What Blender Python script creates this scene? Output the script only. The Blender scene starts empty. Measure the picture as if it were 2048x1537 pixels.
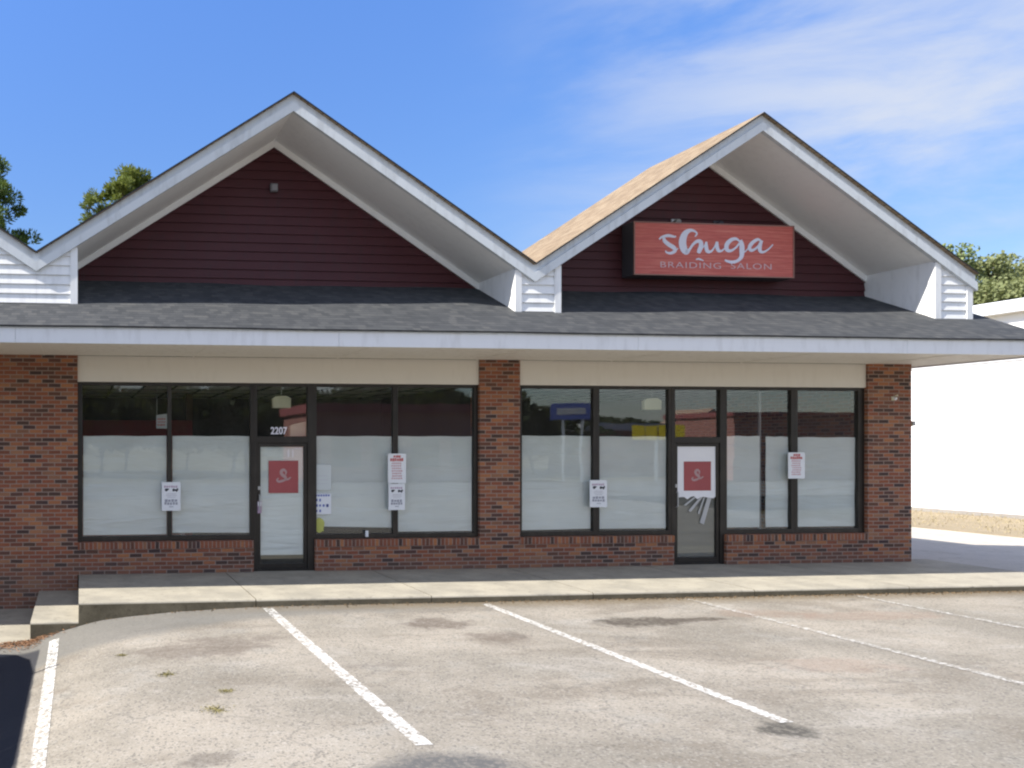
import bpy, bmesh, math, random
import numpy as np
from mathutils import Vector, Matrix
R = math.radians
PI = math.pi
scene = bpy.context.scene
COL = scene.collection
rng = random.Random(7)

# ------------------------------------------------------------------ object helpers
class MB:
    """collects vertices and faces for one mesh"""
    def __init__(self):
        self.v = []; self.f = []; self.m = []
    def add(self, vs, fs, mi=0):
        o = len(self.v)
        self.v += [tuple(p) for p in vs]
        for f in fs:
            self.f.append([i + o for i in f]); self.m.append(mi)
    def box(self, x0, x1, y0, y1, z0, z1, mi=0):
        self.add([(x0,y0,z0),(x1,y0,z0),(x1,y1,z0),(x0,y1,z0),(x0,y0,z1),(x1,y0,z1),(x1,y1,z1),(x0,y1,z1)],
                 [(0,3,2,1),(4,5,6,7),(0,1,5,4),(1,2,6,5),(2,3,7,6),(3,0,4,7)], mi)
    def prism(self, poly, d, mi=0):
        """poly: list of 3d points, d: extrusion vector"""
        n = len(poly); d = Vector(d)
        vs = [Vector(p) for p in poly] + [Vector(p) + d for p in poly]
        fs = [list(range(n))[::-1], list(range(n, 2*n))] + [(i, (i+1) % n, n+(i+1) % n, n+i) for i in range(n)]
        self.add(vs, fs, mi)
    def quad(self, a, b, c, d, mi=0):
        self.add([a, b, c, d], [(0, 1, 2, 3)], mi)
    def tube(self, pts, rads, n=8, mi=0, cap=True):
        rings = []
        vs = []
        for i, p in enumerate(pts):
            p = Vector(p)
            t = (Vector(pts[min(i+1, len(pts)-1)]) - Vector(pts[max(i-1, 0)])).normalized()
            a = t.orthogonal().normalized() if abs(t.z) > .95 else t.cross(Vector((0,0,1))).normalized()
            b = t.cross(a)
            for k in range(n):
                q = 2*PI*k/n
                vs.append(p + (a*math.cos(q) + b*math.sin(q))*rads[i])
        fs = []
        for i in range(len(pts)-1):
            for k in range(n):
                fs.append((i*n+k, i*n+(k+1) % n, (i+1)*n+(k+1) % n, (i+1)*n+k))
        if cap:
            fs.append(list(range(n))[::-1]); fs.append([(len(pts)-1)*n+k for k in range(n)])
        self.add(vs, fs, mi)
    def mesh(self, name):
        me = bpy.data.meshes.new(name)
        me.from_pydata(self.v, [], self.f)
        return me
    def build(self, name, mats, parent=None, local=False, recalc=True, bevel=0, smooth=False):
        me = self.mesh(name)
        if not isinstance(mats, (list, tuple)): mats = [mats]
        for m in mats: me.materials.append(m)
        me.polygons.foreach_set('material_index', self.m)
        if recalc:
            bm = bmesh.new(); bm.from_mesh(me)
            bmesh.ops.recalc_face_normals(bm, faces=bm.faces)
            bm.to_mesh(me); bm.free()
        if smooth:
            me.polygons.foreach_set('use_smooth', [True]*len(me.polygons))
        o = bpy.data.objects.new(name, me); COL.objects.link(o)
        if parent is not None: set_parent(o, parent, local)
        if bevel:
            b = o.modifiers.new('bevel', 'BEVEL'); b.width = bevel; b.segments = 2; b.limit_method = 'ANGLE'
        return o

def world_of(o):
    m = Matrix.Translation(o.location) @ o.rotation_euler.to_matrix().to_4x4()
    return world_of(o.parent) @ o.matrix_parent_inverse @ m if o.parent else m
def set_parent(o, p, local=False):
    o.parent = p
    if not local: o.matrix_parent_inverse = world_of(p).inverted()
def tag(o, label=None, cat=None, group=None, kind=None):
    if label: o['label'] = label
    if cat: o['category'] = cat
    if group: o['group'] = group
    if kind: o['kind'] = kind
    return o
def empty(name, loc, rz=0.0):
    o = bpy.data.objects.new(name, None); COL.objects.link(o)
    o.location = loc; o.rotation_euler = (0, 0, rz); o.empty_display_size = .3
    return o
def copy_tree(o, parent=None):
    c = o.copy(); COL.objects.link(c)
    if parent is not None: c.parent = parent
    for ch in o.children: copy_tree(ch, c)
    return c

# ------------------------------------------------------------------ material helpers
class N:
    """small node-tree writer"""
    def __init__(self, name):
        self.mat = bpy.data.materials.new(name); self.mat.use_nodes = True
        self.t = self.mat.node_tree; self.n = self.t.nodes
        self.bsdf = self.n['Principled BSDF']; self.out = self.n['Material Output']
    def node(self, typ, **kw):
        nd = self.n.new(typ)
        for k, v in kw.items():
            if k == 'inp':
                for kk, vv in v.items(): self.put(nd.inputs[kk], vv)
            else: setattr(nd, k, v)
        return nd
    def put(self, sock, v):
        if isinstance(v, bpy.types.NodeSocket): self.t.links.new(v, sock)
        elif hasattr(v, 'outputs'): self.t.links.new(v.outputs[0], sock)
        else: sock.default_value = v
    def math(self, op, a, b=None, c=None, clamp=False):
        nd = self.node('ShaderNodeMath', operation=op, use_clamp=clamp)
        self.put(nd.inputs[0], a)
        if b is not None: self.put(nd.inputs[1], b)
        if c is not None: self.put(nd.inputs[2], c)
        return nd.outputs[0]
    def mix(self, fac, a, b, mode='MIX'):
        nd = self.node('ShaderNodeMix', data_type='RGBA', blend_type=mode)
        self.put(nd.inputs[0], fac)
        self.put(nd.inputs[6], a if not isinstance(a, tuple) else (*a, 1) if len(a) == 3 else a)
        self.put(nd.inputs[7], b if not isinstance(b, tuple) else (*b, 1) if len(b) == 3 else b)
        return nd.outputs[2]
    def ramp(self, fac, stops, interp='LINEAR'):
        nd = self.node('ShaderNodeValToRGB'); cr = nd.color_ramp; cr.interpolation = interp
        while len(cr.elements) < len(stops): cr.elements.new(.5)
        for e, (p, c) in zip(cr.elements, stops):
            e.position = p; e.color = (*c, 1) if len(c) == 3 else c
        self.put(nd.inputs[0], fac); return nd.outputs[0]
    def smooth(self, x, a, b):
        nd = self.node('ShaderNodeMapRange', interpolation_type='SMOOTHSTEP')
        self.put(nd.inputs[0], x); nd.inputs[1].default_value = a; nd.inputs[2].default_value = b
        return nd.outputs[0]
    def noise(self, vec, scale, detail=4, rough=.55, dist=0):
        nd = self.node('ShaderNodeTexNoise')
        nd.inputs['Scale'].default_value = scale; nd.inputs['Detail'].default_value = detail
        nd.inputs['Roughness'].default_value = rough; nd.inputs['Distortion'].default_value = dist
        self.put(nd.inputs['Vector'], vec); return nd.outputs[0]
    def pos(self): return self.node('ShaderNodeNewGeometry').outputs['Position']
    def obj(self): return self.node('ShaderNodeTexCoord').outputs['Object']
    def sep(self, v):
        nd = self.node('ShaderNodeSeparateXYZ'); self.put(nd.inputs[0], v); return nd.outputs
    def comb(self, x, y, z):
        nd = self.node('ShaderNodeCombineXYZ')
        for i, q in enumerate((x, y, z)): self.put(nd.inputs[i], q)
        return nd.outputs[0]
    def scale(self, v, s):
        nd = self.node('ShaderNodeMapping'); self.put(nd.inputs[0], v); nd.inputs['Scale'].default_value = s
        return nd.outputs[0]
    def bump(self, h, strength=.3, dist=.01, normal=None):
        nd = self.node('ShaderNodeBump'); nd.inputs['Strength'].default_value = strength
        nd.inputs['Distance'].default_value = dist; self.put(nd.inputs['Height'], h)
        if normal is not None: self.put(nd.inputs['Normal'], normal)
        return nd.outputs[0]
    def done(self, color=None, rough=.6, spec=.3, normal=None, metal=0):
        if color is not None:
            self.put(self.bsdf.inputs['Base Color'], (*color, 1) if isinstance(color, tuple) and len(color) == 3 else color)
        self.put(self.bsdf.inputs['Roughness'], rough)
        self.bsdf.inputs['Specular IOR Level'].default_value = spec
        self.bsdf.inputs['Metallic'].default_value = metal
        if normal is not None: self.put(self.bsdf.inputs['Normal'], normal)
        return self.mat

def paint(name, c, rough=.5, spec=.3, var=.06, scale=3.0, grime=0.0, metal=0, grime_col=(.12,.11,.09)):
    """painted surface with faint mottling and dirt"""
    a = N(name); p = a.pos()
    n1 = a.noise(p, scale, 5); n2 = a.noise(a.scale(p, (1, 1, .25)), 9, 3)
    k = a.math('MULTIPLY_ADD', n1, var*2, 1-var)
    col = a.mix(1.0, tuple(c), a.comb(k, k, k), 'MULTIPLY')
    if grime:
        g = a.math('MULTIPLY', a.smooth(a.math('MULTIPLY', n2, a.math('ADD', n1, .5)), .45, .75), grime)
        col = a.mix(g, col, grime_col)
    return a.done(col, rough, spec, a.bump(n2, .05, .004), metal)

def block_pattern(a, u, w, bw, bh, mortar, stagger=.5, jitter=0.0):
    """rows of blocks: returns (cell random colour socket, mortar mask 0..1)"""
    r = a.math('DIVIDE', w, bh); row = a.math('FLOOR', r); fr = a.math('FRACT', r)
    off = a.math('MULTIPLY', a.math('MODULO', a.math('ABSOLUTE', row), 2.0), stagger)
    if jitter:
        wn0 = a.node('ShaderNodeTexWhiteNoise', noise_dimensions='1D'); a.put(wn0.inputs['W'], row)
        off = a.math('MULTIPLY_ADD', wn0.outputs[0], jitter, off)
    uu = a.math('ADD', a.math('DIVIDE', u, bw), off); cell = a.math('FLOOR', uu); fu = a.math('FRACT', uu)
    wn = a.node('ShaderNodeTexWhiteNoise', noise_dimensions='2D'); a.put(wn.inputs['Vector'], a.comb(cell, row, 0.0))
    du = a.math('MULTIPLY', a.math('MINIMUM', fu, a.math('SUBTRACT', 1.0, fu)), bw)
    dv = a.math('MULTIPLY', a.math('MINIMUM', fr, a.math('SUBTRACT', 1.0, fr)), bh)
    d = a.math('MINIMUM', du, dv)
    m = a.math('SUBTRACT', 1.0, a.smooth(d, mortar*.35, mortar*.75))
    return wn.outputs[0], m, fr, cell, row, wn.outputs[1]

BRICKS = [(0.0,(0.065,0.042,0.037)),(.10,(0.099,0.056,0.041)),(.20,(0.172,0.067,0.043)),(.42,(0.267,0.097,0.051)),(.58,(0.224,0.078,0.048)),
          (.74,(0.361,0.152,0.069)),(.82,(0.292,0.144,0.082)),(.91,(0.155,0.070,0.048)),(1.0,(0.065,0.043,0.041))]
def brick_mat(name, bw=.203, bh=.0677, swap=False):
    a = N(name); p = a.pos(); s = a.sep(p)
    u = a.math('ADD', s[0], s[1])
    jn = a.noise(p, 7, 2)
    u = a.math('MULTIPLY_ADD', jn, .012, u)
    w = a.math('MULTIPLY_ADD', a.noise(a.scale(p, (1, 1, .2)), 5, 1), .008, s[2])
    rnd, m, fr, cell, row, rc = block_pattern(a, u, w, bw, bh, .0135, 0.0 if swap else .5)
    big = a.noise(p, .8, 3)
    sel = a.math('ADD', rnd, a.math('MULTIPLY_ADD', big, .3, -.15), clamp=True)
    col = a.ramp(sel, BRICKS)
    fine = a.noise(p, 60, 4)
    k = a.math('MULTIPLY_ADD', fine, .7, .65)
    col = a.mix(1.0, col, a.comb(k, k, k), 'MULTIPLY')
    mort = a.mix(a.noise(p, 18, 3), (.33,.25,.205), (.24,.18,.15))
    low = a.math('SUBTRACT', 1.0, a.smooth(a.math('ADD', s[2], a.math('MULTIPLY', big, .5)), .2, .55))
    col = a.mix(a.math('MULTIPLY', low, .35), col, (.14,.11,.09))
    col = a.mix(m, col, mort)
    h = a.math('SUBTRACT', a.math('MULTIPLY', fine, .25), m)
    return a.done(col, .85, .2, a.bump(h, .6, .008))

def shingle_mat(name, cols, along='x', rowh=.050, tab=.12):
    a = N(name); p = a.pos(); s = a.sep(p)
    u = s[0] if along == 'x' else s[1]
    w = a.math('MULTIPLY_ADD', a.noise(p, 2.5, 2), .02, s[2])
    rnd, m, fr, cell, row, rc = block_pattern(a, u, w, tab, rowh, .006, .5, .6)
    big = a.noise(p, .6, 4); fine = a.noise(p, 90, 3)
    col = a.ramp(a.math('ADD', a.math('MULTIPLY', rnd, .8), a.math('MULTIPLY', big, .25), clamp=True), cols)
    k = a.math('MULTIPLY_ADD', fine, .8, .6)
    col = a.mix(1.0, col, a.comb(k, k, k), 'MULTIPLY')
    edge = a.math('SUBTRACT', 1.0, a.smooth(fr, .02, .22))
    col = a.mix(a.math('MULTIPLY', edge, .55), col, (.012,.012,.013))
    h = a.math('ADD', a.math('SUBTRACT', 1.0, fr), a.math('MULTIPLY', rnd, .8))
    return a.done(col, .9, .2, a.bump(a.math('ADD', h, a.math('MULTIPLY', fine, .3)), .8, .012))

# ------------------------------------------------------------------ materials
M = {}
M['brick'] = brick_mat('red_brick')
M['rowlock'] = brick_mat('rowlock_brick', .0677, .30, True)
M['white'] = paint('white_paint', (.60,.63,.65), .45, .3, .04, 2.0, .2)
M['siding'] = paint('white_siding', (.80,.80,.79), .45, .3, .03, 2.0, .15)
M['fascia'] = paint('fascia_paint', (.72,.73,.75), .45, .3, .05, 1.5, .12)
M['cream'] = paint('cream_paint', (.70,.665,.60), .6, .25, .04, 1.3, .07, grime_col=(.30,.25,.18))
M['soffit'] = paint('soffit_paint', (.70,.665,.60), .6, .25, .05, 1.3, .25, grime_col=(.28,.23,.17))
M['greywhite'] = paint('gable_soffit_paint', (.88,.875,.86), .6, .25, .03, 1.0, .05)
M['maroon'] = paint('maroon_siding', (.074,.021,.025), .55, .3, .18, 1.2, .35, grime_col=(.045,.026,.028))
M['bronze'] = paint('dark_bronze_metal', (.030,.026,.022), .4, .4, .15, 4, .3, metal=.3, grime_col=(.07,.06,.05))
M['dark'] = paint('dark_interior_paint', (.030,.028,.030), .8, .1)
M['ceil_dark'] = paint('ceiling_grid_metal', (.06,.06,.055), .6, .2)
M['red'] = paint('dark_red_interior_paint', (.30,.02,.028), .6, .2)
M['wood'] = paint('brown_post_paint', (.12,.045,.03), .6, .2)
M['floor'] = paint('vinyl_floor', (.16,.14,.12), .4, .3)
M['steel'] = paint('grey_metal', (.42,.42,.42), .4, .4, metal=.4)
M['lampgrey'] = paint('dull_grey_metal', (.16,.15,.16), .5, .3)
M['shaded_edge'] = paint('shaded_shingle_edge', (.022,.024,.030), .8, .2)  # shade on the front roof edge, put into its colour
M['storebrick'] = paint('store_brick_paint', (.42,.20,.17), .8, .2)
M['storeband'] = paint('store_band', (.34,.11,.11), .7, .2)
M['storegable'] = paint('store_gable', (.52,.36,.26), .8, .2)
M['lotreflection'] = paint('door_lot_reflection', (.17,.155,.135), .5, .3, .15, 1.2)  # tone stands in for the lot reflected in the right door
M['boxcover'] = paint('grey_box_cover', (.26,.25,.26), .5, .3)
M['tan_metal'] = paint('tan_metal', (.30,.26,.15), .5, .3)
M['black'] = paint('black_plastic', (.02,.02,.022), .4, .4)
M['paper'] = paint('white_paper', (.78,.78,.80), .6, .2, .03)
M['board'] = paint('white_plastic_board', (.72,.74,.77), .4, .3, .05)
M['ink'] = paint('dark_ink', (.035,.038,.05), .5, .3)
M['greyink'] = paint('grey_ink', (.30,.31,.36), .5, .3)
M['paleink'] = paint('pale_grey_ink', (.50,.50,.54), .5, .3)
M['redink'] = paint('red_ink', (.48,.12,.12), .5, .3)
M['pinkink'] = paint('pink_ink', (.55,.33,.36), .5, .3)
M['purpleink'] = paint('faded_purple_ink', (.42,.30,.40), .5, .3)
M['blueink'] = paint('blue_ink', (.10,.14,.42), .5, .3)
M['posterred'] = paint('poster_red', (.34,.082,.085), .45, .3, .15, 4)
M['posterpale'] = paint('poster_pale_mark', (.42,.28,.28), .5, .2)
M['yellow'] = paint('yellow_green_sticker', (.46,.47,.12), .5, .3, .2, 14)
M['beige'] = paint('beige_plastic', (.62,.58,.42), .5, .3)
M['reflection_box'] = paint('reflection_box_tan', (.46,.41,.32), .7, .2)
M['letter'] = paint('pale_letter_paint', (.74,.74,.84), .5, .3)
M['letterfaint'] = paint('faded_letter_paint', (.66,.50,.52), .5, .3)
M['whitebld'] = paint('white_metal_wall', (.88,.87,.85), .5, .3, .02)
M['fadedsheet'] = paint('faded_paper', (.56,.60,.60), .7, .2)
M['tape'] = paint('torn_white_paper', (.46,.46,.45), .7, .2)

def ceiling_mat():
    a = N('acoustic_ceiling_tile'); p = a.pos()
    n = a.noise(p, 40, 3)
    k = a.math('MULTIPLY_ADD', n, .1, .92)
    return a.done(a.mix(1.0, (.90,.87,.79), a.comb(k,k,k), 'MULTIPLY'), .9, .1)
M['tile'] = ceiling_mat()

def film_mat():
    a = N('white_window_film'); p = a.pos()
    w = a.noise(a.scale(p, (.35, 1, 2.4)), 2.6, 4, .5, .8)
    cre = a.noise(a.scale(p, (.22, 1, 1.5)), 1.1, 2, .45, .5)
    cr_ = a.math('SUBTRACT', 1.0, a.smooth(a.math('ABSOLUTE', a.math('SUBTRACT', cre, .5)), .0, .05))
    w = a.math('ADD', w, a.math('MULTIPLY', cr_, .16))
    k = a.math('MULTIPLY_ADD', a.noise(a.scale(p, (.7, 1, 1.4)), 1.5, 4), .30, .80)
    col = a.mix(1.0, (.93,.935,.92), a.comb(k, k, k), 'MULTIPLY')
    a.done(col, .45, .35, a.bump(w, .75, .05))
    tr = a.node('ShaderNodeBsdfTranslucent'); a.put(tr.inputs['Color'], col)
    ms = a.node('ShaderNodeMixShader', inp={0: .27}); a.put(ms.inputs[1], a.bsdf.outputs[0]); a.put(ms.inputs[2], tr.outputs[0])
    a.t.links.new(ms.outputs[0], a.out.inputs['Surface'])
    return a.mat
M['film'] = film_mat()

def glass_mat():
    a = N('window_glass'); p = a.pos()
    g = a.node('ShaderNodeBsdfGlossy', inp={'Roughness': .015, 'Color': (.93,.96,.97,1)})
    n = a.bump(a.noise(p, 1.3, 2), .012, .05)
    a.put(g.inputs['Normal'], n)
    t = a.node('ShaderNodeBsdfTransparent', inp={'Color': (.95,.97,.965,1)})
    gn = a.node('ShaderNodeNewGeometry'); dt = a.node('ShaderNodeVectorMath', operation='DOT_PRODUCT')
    a.put(dt.inputs[0], gn.outputs['Normal']); a.put(dt.inputs[1], gn.outputs['Incoming'])
    sch = a.math('POWER', a.math('SUBTRACT', 1.0, a.math('ABSOLUTE', dt.outputs['Value']), clamp=True), 5.0)
    fac = a.math('MULTIPLY_ADD', sch, .9, .056, clamp=True)
    dd = a.node('ShaderNodeBsdfDiffuse', inp={'Color': (.75,.72,.66,1)}); m0 = a.node('ShaderNodeMixShader')
    dust_veil = a.math('MULTIPLY_ADD', a.noise(a.scale(p, (1, 1, .5)), 3.5, 4), .022, .002)  # dust haze, put in to lighten the dark panes
    a.put(m0.inputs[0], dust_veil); a.put(m0.inputs[1], t); a.put(m0.inputs[2], dd)
    ms = a.node('ShaderNodeMixShader')
    a.put(ms.inputs[0], fac); a.put(ms.inputs[1], m0); a.put(ms.inputs[2], g)
    a.t.links.new(ms.outputs[0], a.out.inputs['Surface'])
    return a.mat
M['glass'] = glass_mat()
def simple_glass(name, c, r=.05):
    a = N(name); return a.done(c, r, .6)
M['car_glass'] = simple_glass('dark_car_glass', (.012,.014,.016))
def car_paint():
    a = N('car_paint'); a.bsdf.inputs['Coat Weight'].default_value = .6
    return a.done((.02,.022,.028), .35, .5, metal=.3)
M['car'] = car_paint()
M['rubber'] = paint('tyre_rubber', (.018,.018,.018), .8, .2)
M['headlight'] = simple_glass('clear_lens', (.55,.56,.58), .1)
M['taillight'] = simple_glass('red_lens', (.35,.015,.015), .15)

M['shingle'] = shingle_mat('grey_shingles', [(0,(.040,.043,.047)),(.4,(.052,.055,.059)),(.75,(.063,.066,.069)),(1,(.080,.081,.081))])
M['shingle_tan'] = shingle_mat('gable_shingles', [(0,(.19,.14,.09)),(.5,(.25,.185,.12)),(1,(.31,.24,.16))], 'y', .076)

def stain_mask(a, x, y, cx, cy, rx, ry, nz, wob=.5):
    dx = a.math('DIVIDE', a.math('SUBTRACT', x, cx), rx); dy = a.math('DIVIDE', a.math('SUBTRACT', y, cy), ry)
    r = a.math('SQRT', a.math('ADD', a.math('MULTIPLY', dx, dx), a.math('MULTIPLY', dy, dy)))
    r = a.math('ADD', r, a.math('MULTIPLY_ADD', nz, wob*2, -wob))
    return a.math('SUBTRACT', 1.0, a.smooth(r, .55, 1.05))

def asphalt_colour(a):
    p = a.pos(); s = a.sep(p); x, y = s[0], s[1]
    fine = a.noise(p, 75, 4, .7); mid = a.noise(p, 14, 4, .6); big = a.noise(p, .55, 4, .6); blot = a.noise(p, 2.2, 4, .6)
    vor = a.node('ShaderNodeTexVoronoi', feature='F1'); a.put(vor.inputs['Vector'], p); vor.inputs['Scale'].default_value = 55
    col = a.mix(a.smooth(big, .35, .65), (.210,.191,.158), (.300,.269,.222))
    huge = a.noise(a.scale(p, (.6, 1.4, 1)), .9, 5, .65, .6)
    col = a.mix(a.math('MULTIPLY', a.smooth(huge, .50, .66), .6), col, (.165,.142,.112))
    col = a.mix(a.math('MULTIPLY', a.math('SUBTRACT', 1.0, a.smooth(huge, .30, .44)), .5), col, (.35,.325,.285))
    col = a.mix(a.math('MULTIPLY', a.smooth(blot, .52, .75), .5), col, (.235,.228,.205))
    agg = a.math('MULTIPLY_ADD', fine, 1.2, .42)
    col = a.mix(1.0, col, a.comb(agg, agg, agg), 'MULTIPLY')
    wn = a.math('GREATER_THAN', a.sep(vor.outputs['Color'])[0], .86)
    col = a.mix(a.math('MULTIPLY', wn, .22), col, (.45,.42,.38))
    wd = a.math('LESS_THAN', a.sep(vor.outputs['Color'])[1], .12)
    col = a.mix(a.math('MULTIPLY', wd, .55), col, (.10,.095,.085))
    # newer, cooler asphalt along the kerb on the left, curving with the dip
    edge = a.math('ADD', y, a.math('MULTIPLY_ADD', blot, .5, -.25))
    lim = a.math('MULTIPLY_ADD', a.smooth(x, -1.0, 3.5), 1.0, -4.05)
    m = a.math('MULTIPLY', a.smooth(a.math('SUBTRACT', edge, lim), -.15, .25), a.math('SUBTRACT', 1.0, a.smooth(x, 3.2, 7.0)))
    col = a.mix(a.math('MULTIPLY', m, .62), col, (.125,.125,.118))
    # painted shade: near-black tone deepening the van's shadow, ending at its edge
    van_shade = a.math('SUBTRACT', 1.0, a.smooth(a.math('MULTIPLY_ADD', blot, .04, x), -.50, -.47))
    van_shade = a.math('MULTIPLY', van_shade, a.math('SUBTRACT', 1.0, a.smooth(a.math('MULTIPLY_ADD', blot, .3, y), -3.1, -2.9)))
    col = a.mix(a.math('MULTIPLY', van_shade, .93), col, (.036,.037,.042))
    # dirt along the kerb
    d = a.math('MULTIPLY', a.smooth(a.math('MULTIPLY_ADD', mid, .45, y), -2.80, -2.32), a.smooth(x, .5, 4.5))
    col = a.mix(a.math('MULTIPLY', d, .75), col, (.15,.118,.075))
    # oil stains and a dark patch, each with its own outline
    wob = a.noise(p, 3.2, 4, .65)
    brk = a.smooth(a.noise(p, 17, 5, .7), .38, .58)
    for (cx, cy, rx, ry, wo, st, c) in [
        (6.95,-3.95,.72,.30,.8,.95,(.085,.072,.058)), (7.75,-3.88,.60,.13,.7,.9,(.09,.076,.062)),
        (5.45,-7.83,.26,.22,.8,.9,(.075,.07,.06)), (2.50,-8.42,.66,.50,.35,.95,(.105,.103,.10)),
        (4.35,-3.75,.5,.38,1.0,.7,(.115,.092,.075)), (4.85,-4.55,.45,.35,1.0,.6,(.125,.10,.082)),
        (1.45,-4.5,.9,.5,1.1,.6,(.13,.108,.09)), (.95,-7.75,.25,.18,1.0,.6,(.11,.095,.08)),
        (8.9,-3.6,.9,.3,1.0,.45,(.22,.16,.12)), (10.2,-3.9,1.2,.3,1.0,.4,(.24,.17,.13)),
        (7.6,-6.1,.8,.35,1.0,.35,(.25,.18,.14)), (3.0,-5.6,.35,.12,1.0,.35,(.17,.15,.13))]:
        mk = stain_mask(a, x, y, cx, cy, rx, ry, wob, wo)
        col = a.mix(a.math('MULTIPLY', mk, a.math('MULTIPLY_ADD', brk, .55*st, .60*st), clamp=True), col, c)
    # hairline cracks
    v2 = a.node('ShaderNodeTexVoronoi', feature='DISTANCE_TO_EDGE'); v2.inputs['Scale'].default_value = .42
    wv = a.node('ShaderNodeVectorMath', operation='ADD')
    a.put(wv.inputs[0], p); nn = a.node('ShaderNodeTexNoise'); nn.inputs['Scale'].default_value = 2.5; nn.inputs['Detail'].default_value = 5
    a.put(nn.inputs['Vector'], p); a.put(wv.inputs[1], nn.outputs['Color']); a.put(v2.inputs['Vector'], wv.outputs[0])
    ck = a.math('MULTIPLY', a.math('SUBTRACT', 1.0, a.smooth(v2.outputs['Distance'], .003, .012)), a.smooth(big, .42, .58))
    col = a.mix(a.math('MULTIPLY', ck, .35), col, (.10,.095,.085))
    h = a.math('ADD', a.math('MULTIPLY', fine, 1.0), a.math('MULTIPLY', mid, .6))
    return col, a.bump(h, .55, .012), mid, fine, p
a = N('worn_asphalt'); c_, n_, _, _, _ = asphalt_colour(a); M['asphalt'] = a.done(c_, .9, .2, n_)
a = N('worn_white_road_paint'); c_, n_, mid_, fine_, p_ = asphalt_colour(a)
sx_ = a.sep(p_)
wear = a.noise(a.scale(p_, (1.0, .8, 1)), 22, 6, .75)
# older lines to the right have lost more of their paint
lim_ = a.math('MULTIPLY_ADD', a.smooth(sx_[0], 5.0, 9.5), .075, .395)
lim_ = a.math('ADD', lim_, a.math('MULTIPLY', a.noise(p_, .9, 2), .12))
mk_ = a.smooth(a.math('SUBTRACT', wear, lim_), -.05, .13)
M['roadpaint'] = a.done(a.mix(a.math('MULTIPLY', mk_, .92), c_, (.62,.61,.58)), .75, .25, n_)

def concrete(name, c1, c2, sc=1.0):
    a = N(name); p = a.pos()
    b = a.noise(p, 1.1*sc, 5, .6); f = a.noise(p, 45, 4, .6); st = a.noise(a.scale(p, (1, 1, 1)), 5*sc, 4, .6)
    col = a.mix(a.smooth(b, .3, .7), c1, c2)
    k = a.math('MULTIPLY_ADD', f, .45, .77)
    col = a.mix(1.0, col, a.comb(k, k, k), 'MULTIPLY')
    col = a.mix(a.math('MULTIPLY', a.smooth(st, .54, .72), .5), col, tuple(q*.5 for q in c1))
    sp_ = a.smooth(a.noise(p, 16, 4, .7), .62, .70); col = a.mix(a.math('MULTIPLY', sp_, .45), col, tuple(q*.35 for q in c1))
    return a.done(col, .85, .2, a.bump(f, .35, .006))
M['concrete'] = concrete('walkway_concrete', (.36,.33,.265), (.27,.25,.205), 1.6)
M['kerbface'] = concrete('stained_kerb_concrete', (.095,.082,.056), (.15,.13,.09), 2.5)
M['alley'] = concrete('alley_concrete', (.45,.415,.36), (.41,.375,.32))
M['foundation'] = concrete('block_foundation', (.30,.28,.25), (.26,.24,.22))
def ground_mat(name, c1, c2, c3, sc):
    a = N(name); p = a.pos()
    b = a.noise(p, sc, 5, .65); f = a.noise(p, sc*14, 4, .6)
    col = a.mix(a.smooth(b, .3, .7), c1, c2); col = a.mix(a.smooth(f, .45, .7), col, c3)
    return a.done(col, .95, .1, a.bump(f, .6, .03))
M['ground'] = ground_mat('dry_ground', (.16,.13,.08), (.12,.12,.06), (.20,.16,.10), .3)
M['dirt'] = ground_mat('dry_grass_soil', (.25,.205,.14), (.30,.245,.17), (.21,.18,.11), 1.5)
M['roadtar'] = ground_mat('road_asphalt', (.17,.165,.155), (.20,.19,.18), (.15,.145,.14), .5)
M['straw'] = paint('pine_straw', (.24,.13,.07), .8, .2, .3, 20)
M['litter'] = paint('dry_leaf_litter', (.15,.105,.06), .8, .2, .3, 20)
M['drygrass'] = paint('dry_grass_blades', (.31,.26,.16), .8, .2, .3, 5)
M['weed'] = paint('weed_leaves', (.19,.165,.07), .7, .2, .3, 20)

def leaf_mat(name, c1, c2, c3, sc=1.0):
    a = N(name); p = a.pos()
    b = a.noise(p, sc, 3); f = a.noise(p, sc*9, 2)
    col = a.mix(a.smooth(b, .35, .65), c1, c2); col = a.mix(a.math('MULTIPLY', a.smooth(f, .5, .7), .6), col, c3)
    a.put(a.bsdf.inputs['Base Color'], col); a.bsdf.inputs['Roughness'].default_value = .6
    a.bsdf.inputs['Specular IOR Level'].default_value = .25
    tr = a.node('ShaderNodeBsdfTranslucent'); a.put(tr.inputs['Color'], a.mix(.5, col, (.20,.22,.03)))
    ms = a.node('ShaderNodeMixShader', inp={0: .3}); a.put(ms.inputs[1], a.bsdf.outputs[0]); a.put(ms.inputs[2], tr.outputs[0])
    a.t.links.new(ms.outputs[0], a.out.inputs['Surface'])
    return a.mat
M['pine_dark'] = leaf_mat('dark_pine_needles', (.05,.10,.028), (.085,.14,.036), (.12,.155,.042), .7)
M['pine_yellow'] = leaf_mat('yellow_green_pine_needles', (.11,.15,.030), (.16,.19,.040), (.20,.20,.048), .7)
M['leaf_olive'] = leaf_mat('olive_leaves', (.18,.21,.095), (.23,.255,.115), (.26,.265,.12), .4)
M['leaf_green'] = leaf_mat('green_leaves', (.165,.215,.09), (.21,.26,.11), (.24,.27,.11), .4)
M['leaf_dark'] = leaf_mat('dark_leaves', (.03,.045,.016), (.045,.06,.02), (.05,.065,.022), .3)
M['bark'] = paint('bark', (.11,.075,.05), .9, .1, .3, 8)

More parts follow.
